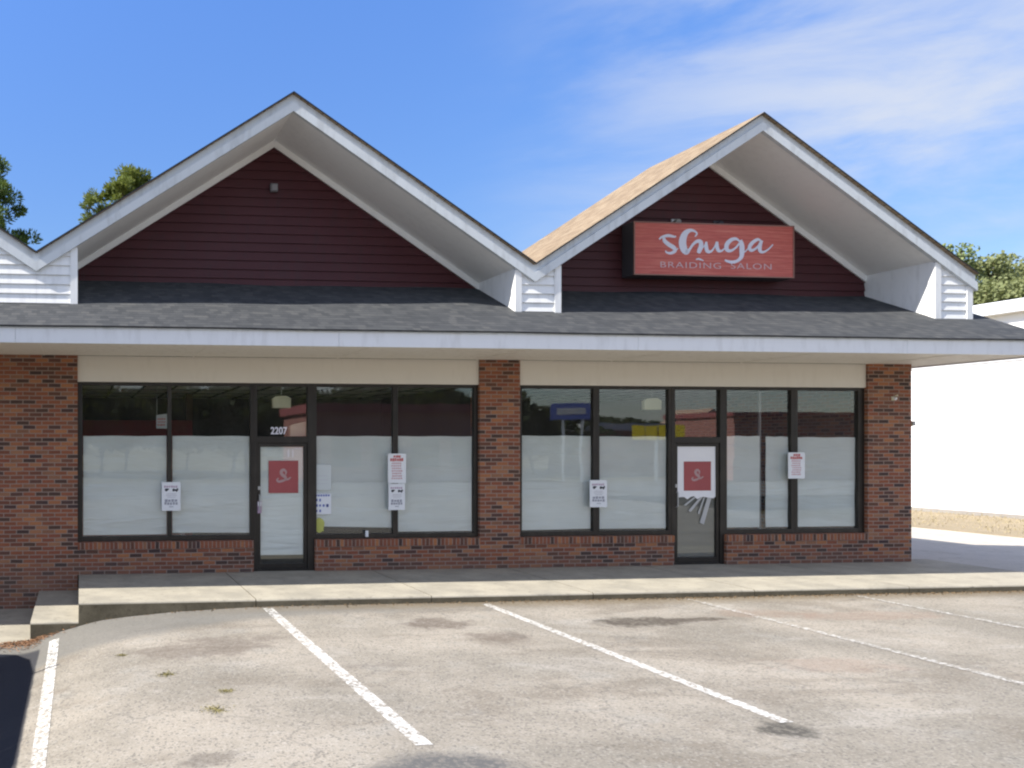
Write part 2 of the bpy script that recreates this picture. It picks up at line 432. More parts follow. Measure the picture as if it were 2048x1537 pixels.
def sign_face_mat():
    a = N('red_wood_sign_face'); p = a.pos()
    st = a.noise(a.scale(p, (.7, 1, 16)), 2.2, 5, .65); f = a.noise(a.scale(p, (2, 1, 40)), 3, 3)
    col = a.ramp(st, [(.25,(.40,.075,.065)),(.5,(.58,.14,.115)),(.75,(.68,.24,.18))])
    col = a.mix(a.math('MULTIPLY', a.smooth(f, .5, .75), .3), col, (.58,.22,.19))
    return a.done(col, .55, .3)
M['signface'] = sign_face_mat()
M['signframe'] = paint('sign_frame', (.30,.16,.13), .5, .3)
M['signcab'] = paint('sign_cabinet', (.075,.075,.09), .5, .3)

# ------------------------------------------------------------------ light and sky
S = Vector((1.0, .14, -.94)).normalized()          # the way the sunlight travels
elev = math.asin(-S.z); az = math.atan2(-S.x, -S.y)  # compass angle of the sun from +Y
w = bpy.data.worlds.new('World'); scene.world = w; w.use_nodes = True
wt = w.node_tree; wn = wt.nodes; bg = wn['Background']
sky = wn.new('ShaderNodeTexSky'); sky.sky_type = 'NISHITA'; sky.sun_disc = False
sky.sun_elevation = elev; sky.sun_rotation = az % (2*PI)
sky.altitude = 100; sky.air_density = 1.0; sky.dust_density = .4; sky.ozone_density = 2.5
SKY_STRENGTH = .12
bg.inputs['Strength'].default_value = SKY_STRENGTH
tc = wn.new('ShaderNodeTexCoord'); mp = wn.new('ShaderNodeMapping')
wt.links.new(tc.outputs['Generated'], mp.inputs[0])
mp.inputs['Rotation'].default_value = (0, R(-24), 0); mp.inputs['Scale'].default_value = (1.6, 1.2, 5.0)
cn = wn.new('ShaderNodeTexNoise'); cn.inputs['Scale'].default_value = 2.1; cn.inputs['Detail'].default_value = 7
cn.inputs['Roughness'].default_value = .58; cn.inputs['Distortion'].default_value = .5
wt.links.new(mp.outputs[0], cn.inputs['Vector'])
cr = wn.new('ShaderNodeMapRange'); cr.interpolation_type = 'SMOOTHSTEP'
cr.inputs[1].default_value = .30; cr.inputs[2].default_value = .68
wt.links.new(cn.outputs[0], cr.inputs[0])
sp = wn.new('ShaderNodeSeparateXYZ'); wt.links.new(tc.outputs['Generated'], sp.inputs[0])
mk = wn.new('ShaderNodeMapRange'); mk.interpolation_type = 'SMOOTHSTEP'
mk.inputs[1].default_value = .36; mk.inputs[2].default_value = .72
wt.links.new(sp.outputs[0], mk.inputs[0])
mu = wn.new('ShaderNodeMath'); mu.operation = 'MULTIPLY'
# added, unseen cloud bank behind the camera (-y sky), fill for the shaded front
mk2 = wn.new('ShaderNodeMapRange'); mk2.interpolation_type = 'SMOOTHSTEP'
mk2.inputs[1].default_value = .05; mk2.inputs[2].default_value = -.45
wt.links.new(sp.outputs[1], mk2.inputs[0])
mmx = wn.new('ShaderNodeMath'); mmx.operation = 'MAXIMUM'
wt.links.new(mk.outputs[0], mmx.inputs[0]); wt.links.new(mk2.outputs[0], mmx.inputs[1])
wt.links.new(cr.outputs[0], mu.inputs[0]); wt.links.new(mmx.outputs[0], mu.inputs[1])
mu2 = wn.new('ShaderNodeMath'); mu2.operation = 'MULTIPLY'; mu2.inputs[1].default_value = .85
wt.links.new(mu.outputs[0], mu2.inputs[0])
hs = wn.new('ShaderNodeHueSaturation'); hs.inputs['Saturation'].default_value = 1.23; hs.inputs['Hue'].default_value = .512; hs.inputs['Value'].default_value = 1.0
wt.links.new(sky.outputs[0], hs.inputs['Color'])
mx = wn.new('ShaderNodeMix'); mx.data_type = 'RGBA'
el = wn.new('ShaderNodeMapRange'); wt.links.new(sp.outputs[2], el.inputs[0])      # the clear sky loses its pale horizon band
el.inputs[1].default_value = .18; el.inputs[2].default_value = .48; el.inputs[3].default_value = .70; el.inputs[4].default_value = 1.10
vm = wn.new('ShaderNodeVectorMath'); vm.operation = 'SCALE'
wt.links.new(hs.outputs[0], vm.inputs[0]); wt.links.new(el.outputs[0], vm.inputs['Scale'])
cc = wn.new('ShaderNodeMix'); cc.data_type = 'RGBA'; wt.links.new(mk2.outputs[0], cc.inputs[0])
cc.inputs[6].default_value = (3.1, 3.27, 3.62, 1); cc.inputs[7].default_value = (5.3, 5.4, 5.5, 1)
wt.links.new(mu2.outputs[0], mx.inputs[0]); wt.links.new(vm.outputs[0], mx.inputs[6]); wt.links.new(cc.outputs[2], mx.inputs[7])
wt.links.new(mx.outputs[2], bg.inputs['Color'])
sl = bpy.data.lights.new('sun', 'SUN'); sl.energy = 4.9; sl.angle = R(.5); sl.color = (1.0, .95, .87)
so = bpy.data.objects.new('sun', sl); COL.objects.link(so)
so.rotation_euler = S.to_track_quat('-Z', 'Y').to_euler(); so.location = (-40, -4, 40)
scene.view_settings.view_transform = 'Standard'; scene.view_settings.look = 'None'
scene.view_settings.gamma = 1; scene.view_settings.use_curve_mapping = False
scene.view_settings.exposure = 1.03

# ------------------------------------------------------------------ camera
cam = bpy.data.cameras.new('camera'); co = bpy.data.objects.new('camera', cam); COL.objects.link(co)
cam.sensor_fit = 'HORIZONTAL'; cam.sensor_width = 36; cam.lens = 1700/2048*36
cam.shift_x = (1024-338)/2048; cam.shift_y = (890-768.5)/2048
cam.clip_end = 3000; cam.clip_start = .05
co.location = (0, -13.9, 2.115); co.rotation_euler = (R(90), 0, -R(5.968))
scene.camera = co
scene.cycles.filter_width = 2.2
scene.cycles.max_bounces = 8; scene.cycles.diffuse_bounces = 4; scene.cycles.transparent_max_bounces = 12
scene.cycles.use_denoising = True

# ------------------------------------------------------------------ ground
def sm(t, a, b):
    t = np.clip((t-a)/(b-a), 0, 1); return t*t*(3-2*t)
LX = [-30, -6, -1.6, -.66, -.37, .13, .3, .65, 1.26, 2.27, 3.2, 60]
LZ = [-.64, -.62, -.565, -.50, -.41, -.275, -.24, -.20, -.15, -.108, -.10, -.10]
def lotz(x, y):
    d = np.interp(x, LX, LZ) + .10
    return -.10 + d*(1 - .75*sm(-np.asarray(y, float), 9, 15)) - .10*sm(-np.asarray(y, float), 16, 22)
def grid_mesh(name, xs, ys, mat, dz=0.0, parent=None, skip=None):
    nx, ny = len(xs), len(ys)
    X, Y = np.meshgrid(xs, ys); Z = lotz(X, Y) + dz
    mb = MB(); mb.v = [tuple(q) for q in np.stack([X, Y, Z], -1).reshape(-1, 3).tolist()]
    for j in range(ny-1):
        for i in range(nx-1):
            if skip and skip((xs[i]+xs[i+1])/2, (ys[j]+ys[j+1])/2): continue
            mb.f.append([j*nx+i, j*nx+i+1, (j+1)*nx+i+1, (j+1)*nx+i]); mb.m.append(0)
    return mb.build(name, mat, parent, recalc=False, smooth=True)
gm = MB(); gm.quad((-900,-900,-.9),(900,-900,-.9),(900,900,-.9),(-900,900,-.9))
tag(gm.build('ground', M['ground'], recalc=False), kind='structure')
xs = sorted(set(np.round(np.concatenate([np.arange(-26, -2, 1.0), np.arange(-2, 4, .1), np.arange(4, 22.3, .5), [15.6]]), 3).tolist()))
ys = np.round(np.concatenate([np.arange(-22, -9, .5), np.arange(-9, -2.46, .16), [-2.46]]), 3).tolist()
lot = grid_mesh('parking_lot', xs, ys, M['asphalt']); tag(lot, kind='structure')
for x, y0, y1, wd in [(-.33,-9.0,-2.85,.125),(2.53,-7.85,-2.58,.135),(5.60,-7.68,-2.62,.12),(8.68,-7.0,-2.56,.11),(11.33,-6.6,-2.5,.11)]:
    n = 40
    l = grid_mesh('parking_line', [x-wd/2, x, x+wd/2], np.linspace(y0, y1, n).tolist(), M['roadpaint'], .004, lot)
# alley beside the building, and the strip of dry grass at the foot of the white building
am = MB(); am.quad((15.6,-2.46,-.10),(22.3,-2.46,-.10),(22.3,60,-.10),(15.6,60,-.10))
tag(am.build('alley_pavement', M['alley'], recalc=False), kind='structure')
dm = MB(); dm.box(22.3,27.62,-6,60,-.5,-.075)
tag(dm.build('soil_strip', M['dirt']), kind='structure')
rm = MB(); rm.box(-300,300,-36,-22,-.8,-.21)
tag(rm.build('road', M['roadtar']), kind='structure')

# walkway: three slabs stepping down to the left
wk = MB()
def slab(mb, x0, x1, y0, y1, z0, z1, r=.03):
    """concrete slab with a rounded front nose; the front face takes the stained material"""
    prof = [(y1, z1)] + [(y0 + r - r*math.sin(q), z1 - r + r*math.cos(q)) for q in np.linspace(0, PI/2, 5)] + [(y0, z0)]
    n = len(prof)
    vs = [(x0, y, z) for y, z in prof] + [(x1, y, z) for y, z in prof]
    for i in range(n-1):
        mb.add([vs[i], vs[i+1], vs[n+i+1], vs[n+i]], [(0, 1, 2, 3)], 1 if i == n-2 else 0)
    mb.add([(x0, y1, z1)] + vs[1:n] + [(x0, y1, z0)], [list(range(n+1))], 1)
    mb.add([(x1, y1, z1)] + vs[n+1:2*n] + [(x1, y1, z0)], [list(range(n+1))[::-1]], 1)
joints = [-.02, 2.4, 4.9, 7.3, 9.8, 12.3, 15.6]
for a0, a1 in zip(joints[:-1], joints[1:]):
    slab(wk, a0, a1-.012, -2.45, .3, -.7, 0)
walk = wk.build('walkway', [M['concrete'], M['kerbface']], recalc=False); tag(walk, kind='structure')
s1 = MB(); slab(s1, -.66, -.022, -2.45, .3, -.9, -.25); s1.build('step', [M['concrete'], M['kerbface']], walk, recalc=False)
s2 = MB()
slab(s2, -9, -3.6, -2.45, .3, -.9, -.53); slab(s2, -3.59, -.662, -2.45, .3, -.9, -.53)
s2.build('lower_walkway', [M['concrete'], M['concrete']], walk, recalc=False)

# ------------------------------------------------------------------ the shop building
B = empty('commercial_building', (7, 6, 0))
tag(B, 'single storey red brick shop row with two maroon gables and a grey shingle canopy', 'building')
def part(mb, name, mat, parent=B, **k): return mb.build(name, mat, parent, **k)
HEAD = 3.145; SOF = 3.57
m = MB(); m.box(-9, -.04, 0, .35, -.7, SOF); part(m, 'brick_wall', M['brick'])
m = MB(); m.box(6.80, 7.52, 0, .35, 0, SOF); part(m, 'brick_pier', M['brick'])
m = MB(); m.box(14.10, 14.96, 0, .35, -.1, SOF); part(m, 'brick_pier', M['brick'])
m = MB(); m.box(14.61, 14.96, .351, 12, -.1, SOF); part(m, 'side_wall', M['brick'])
m = MB(); m.box(-9, 14.6, 11.8, 12, -.6, SOF); part(m, 'back_wall', M['brick'])
DADO = [(-.04, 2.87), (3.92, 6.80), (7.52, 10.36), (11.36, 14.10)]
for x0, x1 in DADO:
    m = MB(); m.box(x0, x1, .002, .30, 0, .405); d = part(m, 'window_wall', M['brick'])
    m = MB(); m.prism([(x0+.002,-.012,.408),(x0+.002,.30,.408),(x0+.002,.30,.545),(x0+.002,-.012,.522)], (x1-x0-.004,0,0)); part(m, 'sill', M['rowlock'], d)
for x0, x1 in [(-.04, 6.80), (7.52, 14.10)]:
    m = MB(); m.box(x0, x1, .045, .28, HEAD, SOF); part(m, 'header_panel', M['cream'])

# storefront windows: each one a frame, its glass and the white film behind the glass
GY = .12
def window(x0, x1, lw, rw, film=None, zb=.53, name='window'):
    f = MB(); y0, y1 = .075, .17
    f.box(x0, x0+lw, y0, y1, zb, HEAD-.002); f.box(x1-rw, x1, y0, y1, zb, HEAD-.002)
    f.box(x0+lw, x1-rw, y0, y1, HEAD-.055, HEAD-.002); f.box(x0+lw, x1-rw, y0, y1, zb, .608)
    w_ = part(f, name, M['bronze'], bevel=.004)
    g = MB(); g.box(x0+lw, x1-rw, GY-.003, GY+.003, .608, HEAD-.055); part(g, 'glass', M['glass'], w_)
    for fx0, fx1, fz0a, fz0b, fz1 in (film or []):
        n = 14; fm = MB(); r = random.Random(int(fx0*100))
        ph = r.random()*6
        vs = []
        for j in range(9):
            t = j/8
            for i in range(n+1):
                q = i/n; z0 = fz0a + (fz0b-fz0a)*q
                yy = GY+.016+.006*math.sin(q*7+ph+t*5)*math.sin(t*9+ph)
                vs.append((fx0+(fx1-fx0)*q, yy, z0+(fz1-z0)*t + (.004*math.sin(q*11+ph) if j == 8 else 0)))
        fm.add(vs, [(j*(n+1)+i, j*(n+1)+i+1, (j+1)*(n+1)+i+1, (j+1)*(n+1)+i) for j in range(8) for i in range(n)])
        part(fm, 'film', M['film'], w_, recalc=False, smooth=True)
    return w_
FT = 2.26
window(-.04, 1.4725, .08, .033, [(.052, 1.425, .63, .63, FT)])
window(1.4725, 2.87, .033, .04, [(1.525, 2.82, .655, .64, FT)])
window(3.92, 5.335, .04, .045, [(3.965, 5.285, .735, .70, FT)])
window(5.335, 6.80, .045, .07, [(5.385, 6.715, .63, .63, FT)])
window(7.52, 8.96, .075, .058, [(7.602, 8.89, .63, .645, FT+.01)])
window(8.96, 10.36, .058, .05, [(9.025, 10.30, .64, .64, FT)])
window(11.36, 12.725, .06, .065, [(11.43, 12.10, .64, .64, FT+.01), (12.215, 12.65, .64, .64, FT)])
window(12.725, 14.10, .065, .12, [(12.80, 13.97, .64, .64, FT-.01)])
m = MB(); m.box(12.135, 12.175, .19, .23, .5, HEAD-.06); part(m, 'pole_reflection_post', M['lampgrey'])  # added post, stands in for a light pole's reflection

def door(x0, x1, jl, jr, film, fmat=None):
    """entrance: jambs to the ground, transom light above, narrow stile leaf below"""
    f = MB(); y0, y1 = .07, .18
    f.box(x0, x0+jl, y0, y1, .001, HEAD-.002); f.box(x1-jr, x1, y0, y1, .001, HEAD-.002)
    f.box(x0+jl, x1-jr, y0, y1, HEAD-.055, HEAD-.002); f.box(x0+jl, x1-jr, y0, y1, 2.145, 2.255)
    f.box(x0+jl, x1-jr, y0+.01, y1, .001, .03)
    d = part(f, 'entrance', M['bronze'], bevel=.004)
    g = MB(); g.box(x0+jl, x1-jr, GY-.003, GY+.003, 2.255, HEAD-.055); part(g, 'transom_glass', M['glass'], d)
    l = MB(); a0, a1 = x0+jl+.004, x1-jr-.004
    l.box(a0, a0+.055, .09, .145, .034, 2.142); l.box(a1-.055, a1, .09, .145, .034, 2.142)
    l.box(a0+.055, a1-.055, .09, .145, 2.085, 2.142); l.box(a0+.055, a1-.055, .09, .145, .034, .125)
    part(l, 'door_leaf', M['bronze'], d, bevel=.004)
    g = MB(); g.box(a0+.055, a1-.055, GY-.003, GY+.003, .125, 2.085); part(g, 'door_glass', M['glass'], d)
    if film:
        g = MB(); g.box(a0+.06, a1-.06, GY+.012, GY+.014, film[0], film[1]); part(g, 'film', fmat or M['film'], d)  # right door: added sheet coloured like the lot's reflection
    h = MB(); hx = a0+.03
    h.tube([(hx,.088,1.02),(hx,.045,1.03),(hx,.045,1.27),(hx,.088,1.28)], [.011]*4, 8)
    h.box(hx-.02, hx+.02, .082, .0895, 1.36, 1.42)
    part(h, 'door_handle', M['steel'], d)
    return d
door(2.87, 3.92, .075, .115, (.262, 2.08))
door(10.36, 11.36, .07, .075, (.13, 2.08), M['lotreflection'])
m = MB(); m.box(4.80, 4.845, .035, .074, .56, .66); part(m, 'latch', M['board'])

# interior seen above the film
m = MB()
m.box(-.04, 14.6, .30, 5.6, 3.20, 3.24); ceil_ = part(m, 'ceiling', M['tile'])
m = MB()
for i in range(26):
    x = -.0 + i*.59
    m.box(x-.022, x+.022, .30, 5.6, 3.188, 3.199)
for y in (1.5, 2.7, 3.9, 5.1): m.box(-.04, 14.6, y-.012, y+.012, 3.1885, 3.1995)
part(m, 'ceiling_grid', M['ceil_dark'], ceil_)
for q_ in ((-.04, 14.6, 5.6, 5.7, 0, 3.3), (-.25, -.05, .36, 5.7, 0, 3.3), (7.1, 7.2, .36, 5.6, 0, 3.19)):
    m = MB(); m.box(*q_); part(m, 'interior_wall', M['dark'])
m = MB(); m.box(-.04, 14.6, .31, 5.6, -.02, .004); part(m, 'interior_floor', M['floor'])
m = MB(); m.box(.0, 2.36, 3.9, 4.0, .01, 2.63); pt = part(m, 'partition', M['red'])
m = MB(); m.box(2.22, 2.36, 3.86, 4.01, 2.631, 3.185); part(m, 'post', M['wood'], pt)

# canopy: soffit, fascia, shingle slope
FZ0, FZ1, FY = 3.545, 3.80, -1.85
XE = 15.55; XW = -9
m = MB(); m.box(XW, XE-.03, FY+.03, -.001, SOF, SOF+.03); m.box(14.96, XE-.03, .0, 9, SOF, SOF+.03)
for i in range(12):
    x = -7.9 + i*2.44
    if x < XE-.1: m.box(x-.012, x+.012, FY+.04, -.004, SOF-.006, SOF-.0005, 1)
part(m, 'soffit', [M['soffit'], M['cream']])
m = MB()
fx = [XW, -5.2, -.9, 3.75, 8.4, 12.9, XE]
for x0, x1 in zip(fx[:-1], fx[1:]):
    m.box(x0, x1-.004, FY, FY+.028, FZ0, FZ1)
m.box(XE-.028, XE, FY+.029, 9, FZ0, FZ1)
part(m, 'fascia', M['fascia'], bevel=.003)
m = MB(); m.box(XW, XE+.005, FY-.012, FY-.001, FZ1-.05, FZ1-.012); part(m, 'drip_edge', M['white'])
SL = .46
def canopy_z(y): return FZ1 + .012 + SL*(y-FY)
m = MB(); nX = 90
ys_ = np.linspace(FY-.045, .62, 24)
rows = []
r2 = random.Random(3)
def sag(x): return .010*math.sin(x*1.3) + .006*math.sin(x*3.1+1)
verts = []
for y in ys_:
    for i in range(nX+1):
        x = XW + (XE+.03-XW)*i/nX
        verts.append((x, y, canopy_z(y)+sag(x)*(.3+.7*min(1, (y-FY)/1.5))))
m.add(verts, [(j*(nX+1)+i, j*(nX+1)+i+1, (j+1)*(nX+1)+i+1, (j+1)*(nX+1)+i) for j in range(len(ys_)-1) for i in range(nX)])
cr_ = part(m, 'canopy_roof', M['shingle'], recalc=False)
sd = cr_.modifiers.new('thick', 'SOLIDIFY'); sd.thickness = .025; sd.offset = -1
# triangular end board of the canopy and the low roof behind
m = MB(); m.prism([(XE-.02,FY+.02,FZ1+.001),(XE-.02,.6,FZ1+.001),(XE-.02,.6,canopy_z(.6)-.03)], (.018,0,0)); part(m, 'end_board', M['white'])
m = MB(); m.box(XW, XE-.04, .62, 12.2, SOF+.031, SOF+.12); m.box(XW, 15.1, .50, .60, SOF+.12, 4.6)
part(m, 'flat_roof', M['shingle'])

# lap siding: boards of a convex outline in the x-z plane, every board leaning out at its foot
def clip(poly, z, keep_above):
    out = []
    for i in range(len(poly)):
        a_, b_ = poly[i], poly[(i+1) % len(poly)]
        ia = a_[1] >= z if keep_above else a_[1] <= z; ib = b_[1] >= z if keep_above else b_[1] <= z
        if ia: out.append(a_)
        if ia != ib:
            t = (z-a_[1])/(b_[1]-a_[1]); out.append((a_[0]+t*(b_[0]-a_[0]), z))
    return out
def lap(mb, poly, y, pitch=.13, z0=0.0, lean=.024, axis='x'):
    zs = [q[1] for q in poly]; z = z0 + math.floor((min(zs)-z0)/pitch)*pitch
    while z < max(zs):
        p = clip(clip(poly, z, True), z+pitch, False) if len(poly) > 2 else []
        if len(p) > 2:
            def yy(zz): return y - lean*(1-(zz-z)/pitch) - .003
            vs = [(q[0], yy(q[1]), q[1]) for q in p]
            mb.add(vs, [list(range(len(vs)))])
            low = [q for q in p if abs(q[1]-z) < 1e-6]
            if len(low) >= 2:
                xa, xb = min(q[0] for q in low), max(q[0] for q in low)
                mb.add([(xa, yy(z), z), (xb, yy(z), z), (xb, y, z), (xa, y, z)], [(0, 1, 2, 3)])
        z += pitch
PITCH = .65; APZ = 7.62; GF = -.85; GR = .45
APX = [-4.63, 3.31, 11.25]; HALF = 3.97
def roof_z(x, ax): return APZ - PITCH*abs(x-ax)
TV = .085           # vertical thickness of the shingle and deck layer
SOFZ = .30          # soffit underside below the roof top
for gi, ax in enumerate(APX):
    xl, xr = ax-HALF, ax+HALF
    if gi == 0: xl = -9.0
    # roof slab of two slopes, shingles on top
    m = MB()
    for sgn in (-1, 1):
        xe = xl if sgn < 0 else xr
        if gi == 2 and sgn > 0: xe = xr-.01
        n = 10
        for i in range(n):
            xa = ax + (xe-ax)*i/n; xb = ax + (xe-ax)*(i+1)/n
            za, zb = roof_z(xa, ax), roof_z(xb, ax)
            q8 = [(xa,GF-.10,za),(xb,GF-.10,zb),(xb,1.9,zb),(xa,1.9,za),(xa,GF-.10,za-.026),(xb,GF-.10,zb-.026),(xb,1.9,zb-.026),(xa,1.9,za-.026)]
            m.add(q8, [(0,1,2,3),(4,7,6,5),(2,6,7,3)])
            m.add(q8, [(0,4,5,1)] + ([(1,5,6,2)] if i == n-1 else []), 1)
    gr = part(m, 'gable_roof', [M['shingle_tan'], M['shaded_edge']])
    if gi < 2: gr['label'] = 'shingled gable roof'
    # ridge cap and rakes: two boards each side, the lower one standing proud
    for sgn in (-1, 1):
        xe = xl if sgn < 0 else xr
        def P(x, dz, y): return (x, y, roof_z(x, ax)-dz)
        m = MB()
        m.prism([P(ax,.027,0),P(xe,.027,0),P(xe,.175,0),P(ax,.175,0)], (0,.03,0)); 
        for k in range(len(m.v)): m.v[k] = (m.v[k][0], m.v[k][1]+GF-.030, m.v[k][2])
        k0 = len(m.v)
        m.prism([P(ax,.155,0),P(xe,.155,0),P(xe,.30,0),P(ax,.30,0)], (0,.07,0))
        for k in range(k0, len(m.v)): m.v[k] = (m.v[k][0], m.v[k][1]+GF-.073, m.v[k][2])
        part(m, 'rake_board', M['white'], gr)
    # soffit of the gable overhang
    if gi > 0:
        ix0, ix1 = ax-3.36, ax+3.66 if gi == 1 else ax+3.22
        if gi == 2: ix0 = ax-3.52
        m = MB()
        for sgn, xe in ((-1, ix0), (1, ix1)):
            zA, zB = roof_z(ax, ax)-.285, roof_z(xe, ax)-.285
            m.add([(ax,GF,zA),(xe,GF,zB),(xe,GR,zB),(ax,GR,zA)], [(0,1,2,3) if sgn < 0 else (3,2,1,0)])
        part(m, 'gable_soffit', M['greywhite'], gr, recalc=False)
        # pale frieze where soffit meets the wall
        m = MB()
        for sgn, xe in ((-1, ix0), (1, ix1)):
            m.prism([P(ax,.286,0),P(xe,.286,0),P(xe,.40,0),P(ax,.40,0)], (0,.03,0))
        for k in range(len(m.v)): m.v[k] = (m.v[k][0], m.v[k][1]+GR-.05, m.v[k][2])
        part(m, 'frieze_board', M['greywhite'], gr)
        # recessed maroon lap siding
        m = MB()
        lap(m, [(ix0, 4.5), (ix1, 4.5), (ix1, roof_z(ix1, ax)-.29), (ax, APZ-.29), (ix0, roof_z(ix0, ax)-.29)], GR, .155)
        part(m, 'gable_wall', M['maroon'], recalc=False)
    # rear closing wall of the dormer
    m = MB(); m.prism([(max(xl, -9)+.05,1.86,3.6),(xr-.05,1.86,3.6),(xr-.05,1.86,roof_z(xr, ax)-.03),(ax,1.86,APZ-.031),(max(xl,-9)+.05,1.86,roof_z(max(xl,-9), ax)-.03)], (0,.03,0))
    part(m, 'rear_gable_wall', M['white'])
# white lap-sided blocks at the valleys
def cheek(x0, x1, ztop_fn, left_board=True, right_board=True, top_mid=None):
    zb = 4.1
    m = MB()
    pts = [(x0+.001, zb), (x1-.001, zb), (x1-.001, ztop_fn(x1))] + ([top_mid] if top_mid else []) + [(x0+.001, ztop_fn(x0))]
    # the outline may be concave at a valley: lay the boards in two halves
    if top_mid:
        lap(m, [(x0, zb), (top_mid[0], zb), top_mid, (x0, ztop_fn(x0))], GF, .145, .06)
        lap(m, [(top_mid[0], zb), (x1, zb), (x1, ztop_fn(x1)), top_mid], GF, .145, .06)
    else:
        lap(m, pts, GF, .145, .06)
    for xx in (x0, x1):
        zt = ztop_fn(xx)
        m.add([(xx, GF+.002, zb), (xx, GR+.1, zb), (xx, GR+.1, zt), (xx, GF+.002, zt)], [(0,1,2,3)])
    c = part(m, 'cheek_wall', M['siding'], recalc=False)
    for xx, on, s in ((x0, left_board, 1), (x1, right_board, -1)):
        if on:
            b = MB(); xa, xb = sorted((xx-s*.012, xx+s*.10))
            zt = min(ztop_fn(xa), ztop_fn(xb))
            b.box(xa, xb, GF-.034, GF-.001, canopy_z(GF)-.05, zt-.01)
            xa, xb = sorted((xx-s*.012, xx-s*.001))
            b.box(xa, xb, GF-.0005, GF+.09, canopy_z(GF)-.03, zt-.01)
            part(b, 'corner_board', M['siding'], c)
    return c
def under(ax): return lambda x: roof_z(x, ax)-.24
def valley_top(a0, a1): return lambda x: max(roof_z(x, a0), roof_z(x, a1))-.24
v0 = APX[0]+HALF
cheek(v0-.0, -.05, valley_top(APX[0], APX[1]), False, True)
m = MB(); lap(m, [(-9, 4.1), (v0, 4.1), (v0, roof_z(v0, APX[0])-.2), (APX[0], APZ-.2), (-9, roof_z(-9, APX[0])-.2)], GF, .145, .06)
part(m, 'gable_wall', M['siding'], recalc=False)['label'] = 'white lap-sided gable wall'
v1 = APX[1]+HALF
cheek(6.97, 7.73, valley_top(APX[1], APX[2]), True, True, (v1, roof_z(v1, APX[1])-.24))
cheek(14.47, 15.16, under(APX[2]), True, True)

# ------------------------------------------------------------------ things on the building
# sign board
sg = empty('shop_sign', (11.2, .1, 5.58))
tag(sg, 'wide red wood sign box with white script lettering on the right maroon gable', 'sign')
X0, X1, Z0, Z1, SY = 9.67, 12.735, 5.10, 6.04, .10
m = MB(); m.box(X0, X1, SY+.012, .425, Z0, Z1); part(m, 'sign_cabinet', M['signcab'], sg)
m = MB(); m.box(X0+.02, X1-.02, SY, SY+.011, Z0+.02, Z1-.02); part(m, 'sign_face', M['signface'], sg)
m = MB()
m.box(X0, X1, SY-.012, SY+.0115, Z1-.02, Z1); m.box(X0, X1, SY-.012, SY+.0115, Z0, Z0+.02)
m.box(X0, X0+.02, SY-.012, SY+.0115, Z0+.02, Z1-.02); m.box(X1-.02, X1, SY-.012, SY+.0115, Z0+.02, Z1-.02)
part(m, 'sign_frame', M['signframe'], sg)
def smooth_path(pts, n=8):
    out = []
    P = [np.array(p, float) for p in pts]
    for i in range(len(P)-1):
        p0 = P[max(i-1, 0)]; p1 = P[i]; p2 = P[i+1]; p3 = P[min(i+2, len(P)-1)]
        for k in range(n):
            t = k/n
            out.append(.5*((2*p1)+(-p0+p2)*t+(2*p0-5*p1+4*p2-p3)*t*t+(-p0+3*p1-3*p2+p3)*t**3))
    out.append(P[-1]); return out
def stroke(mb, pts, to3, y, depth=.006):
    """brush stroke: points (x, y, half width)"""
    q = smooth_path(pts)
    L, Rr = [], []
    for i, p in enumerate(q):
        t = q[min(i+1, len(q)-1)][:2]-q[max(i-1, 0)][:2]
        t = t/(np.linalg.norm(t)+1e-9); nrm = np.array([-t[1], t[0]])
        hw = max(p[2], 1.0)
        L.append(to3(p[:2]+nrm*hw)); Rr.append(to3(p[:2]-nrm*hw))
    k = len(L)
    vs = [(a_[0], y, a_[1]) for a_ in L] + [(a_[0], y, a_[1]) for a_ in Rr]
    mb.add(vs, [(i, i+1, k+i+1, k+i) for i in range(k-1)])
def sign_uv(p):
    t = (p[0]-150)/1740; top = 130+60*t; bot = 680+45*t
    return (X0+(X1-X0)*t, Z1-(Z1-Z0)*(p[1]-top)/(bot-top))
SCRIPT = [
 [(420,318,8),(455,292,12),(520,280,16),(585,292,10),(600,283,6)],
 [(470,300,14),(480,335,20),(525,372,22),(578,405,22),(588,438,18),(545,460,14),(500,452,9),(490,432,6)],
 [(588,440,6),(625,410,5)],
 [(805,292,6),(826,262,9),(800,236,11),(752,228,18),(704,256,30),(676,312,38),(672,372,40),(690,428,36),(716,452,24),(748,420,14),(784,372,14),(824,342,17),(864,346,22),(870,390,25),(852,435,24),(842,462,16)],
 [(858,450,5),(895,400,5),(928,352,6)],
 [(928,345,10),(925,390,20),(938,440,20),(975,446,12),(1010,410,8),(1040,350,8)],
 [(1043,345,14),(1042,390,20),(1058,436,18),(1092,440,10),(1125,415,6)],
 [(1290,345,8),(1250,318,14),(1195,330,20),(1150,375,24),(1150,425,22),(1190,440,14),(1245,410,10),(1290,360,10)],
 [(1298,330,16),(1312,380,26),(1314,440,28),(1308,500,22),(1270,540,16),(1210,556,16),(1150,545,12),(1128,532,8)],
 [(1316,470,6),(1360,440,6),(1395,400,7)],
 [(1525,345,8),(1490,326,14),(1440,350,18),(1398,398,20),(1410,436,16),(1455,425,12),(1505,380,10),(1530,345,8)],
 [(1532,335,14),(1510,390,22),(1512,440,20),(1545,456,12),(1600,430,8),(1655,378,6)],
 [(812,528,5),(845,522,9),(895,540,5)],
]
m = MB()
for i_, s_ in enumerate(SCRIPT): stroke(m, s_, sign_uv, SY-.003-.0005*i_)
part(m, 'sign_script', M['letter'], sg, recalc=False)
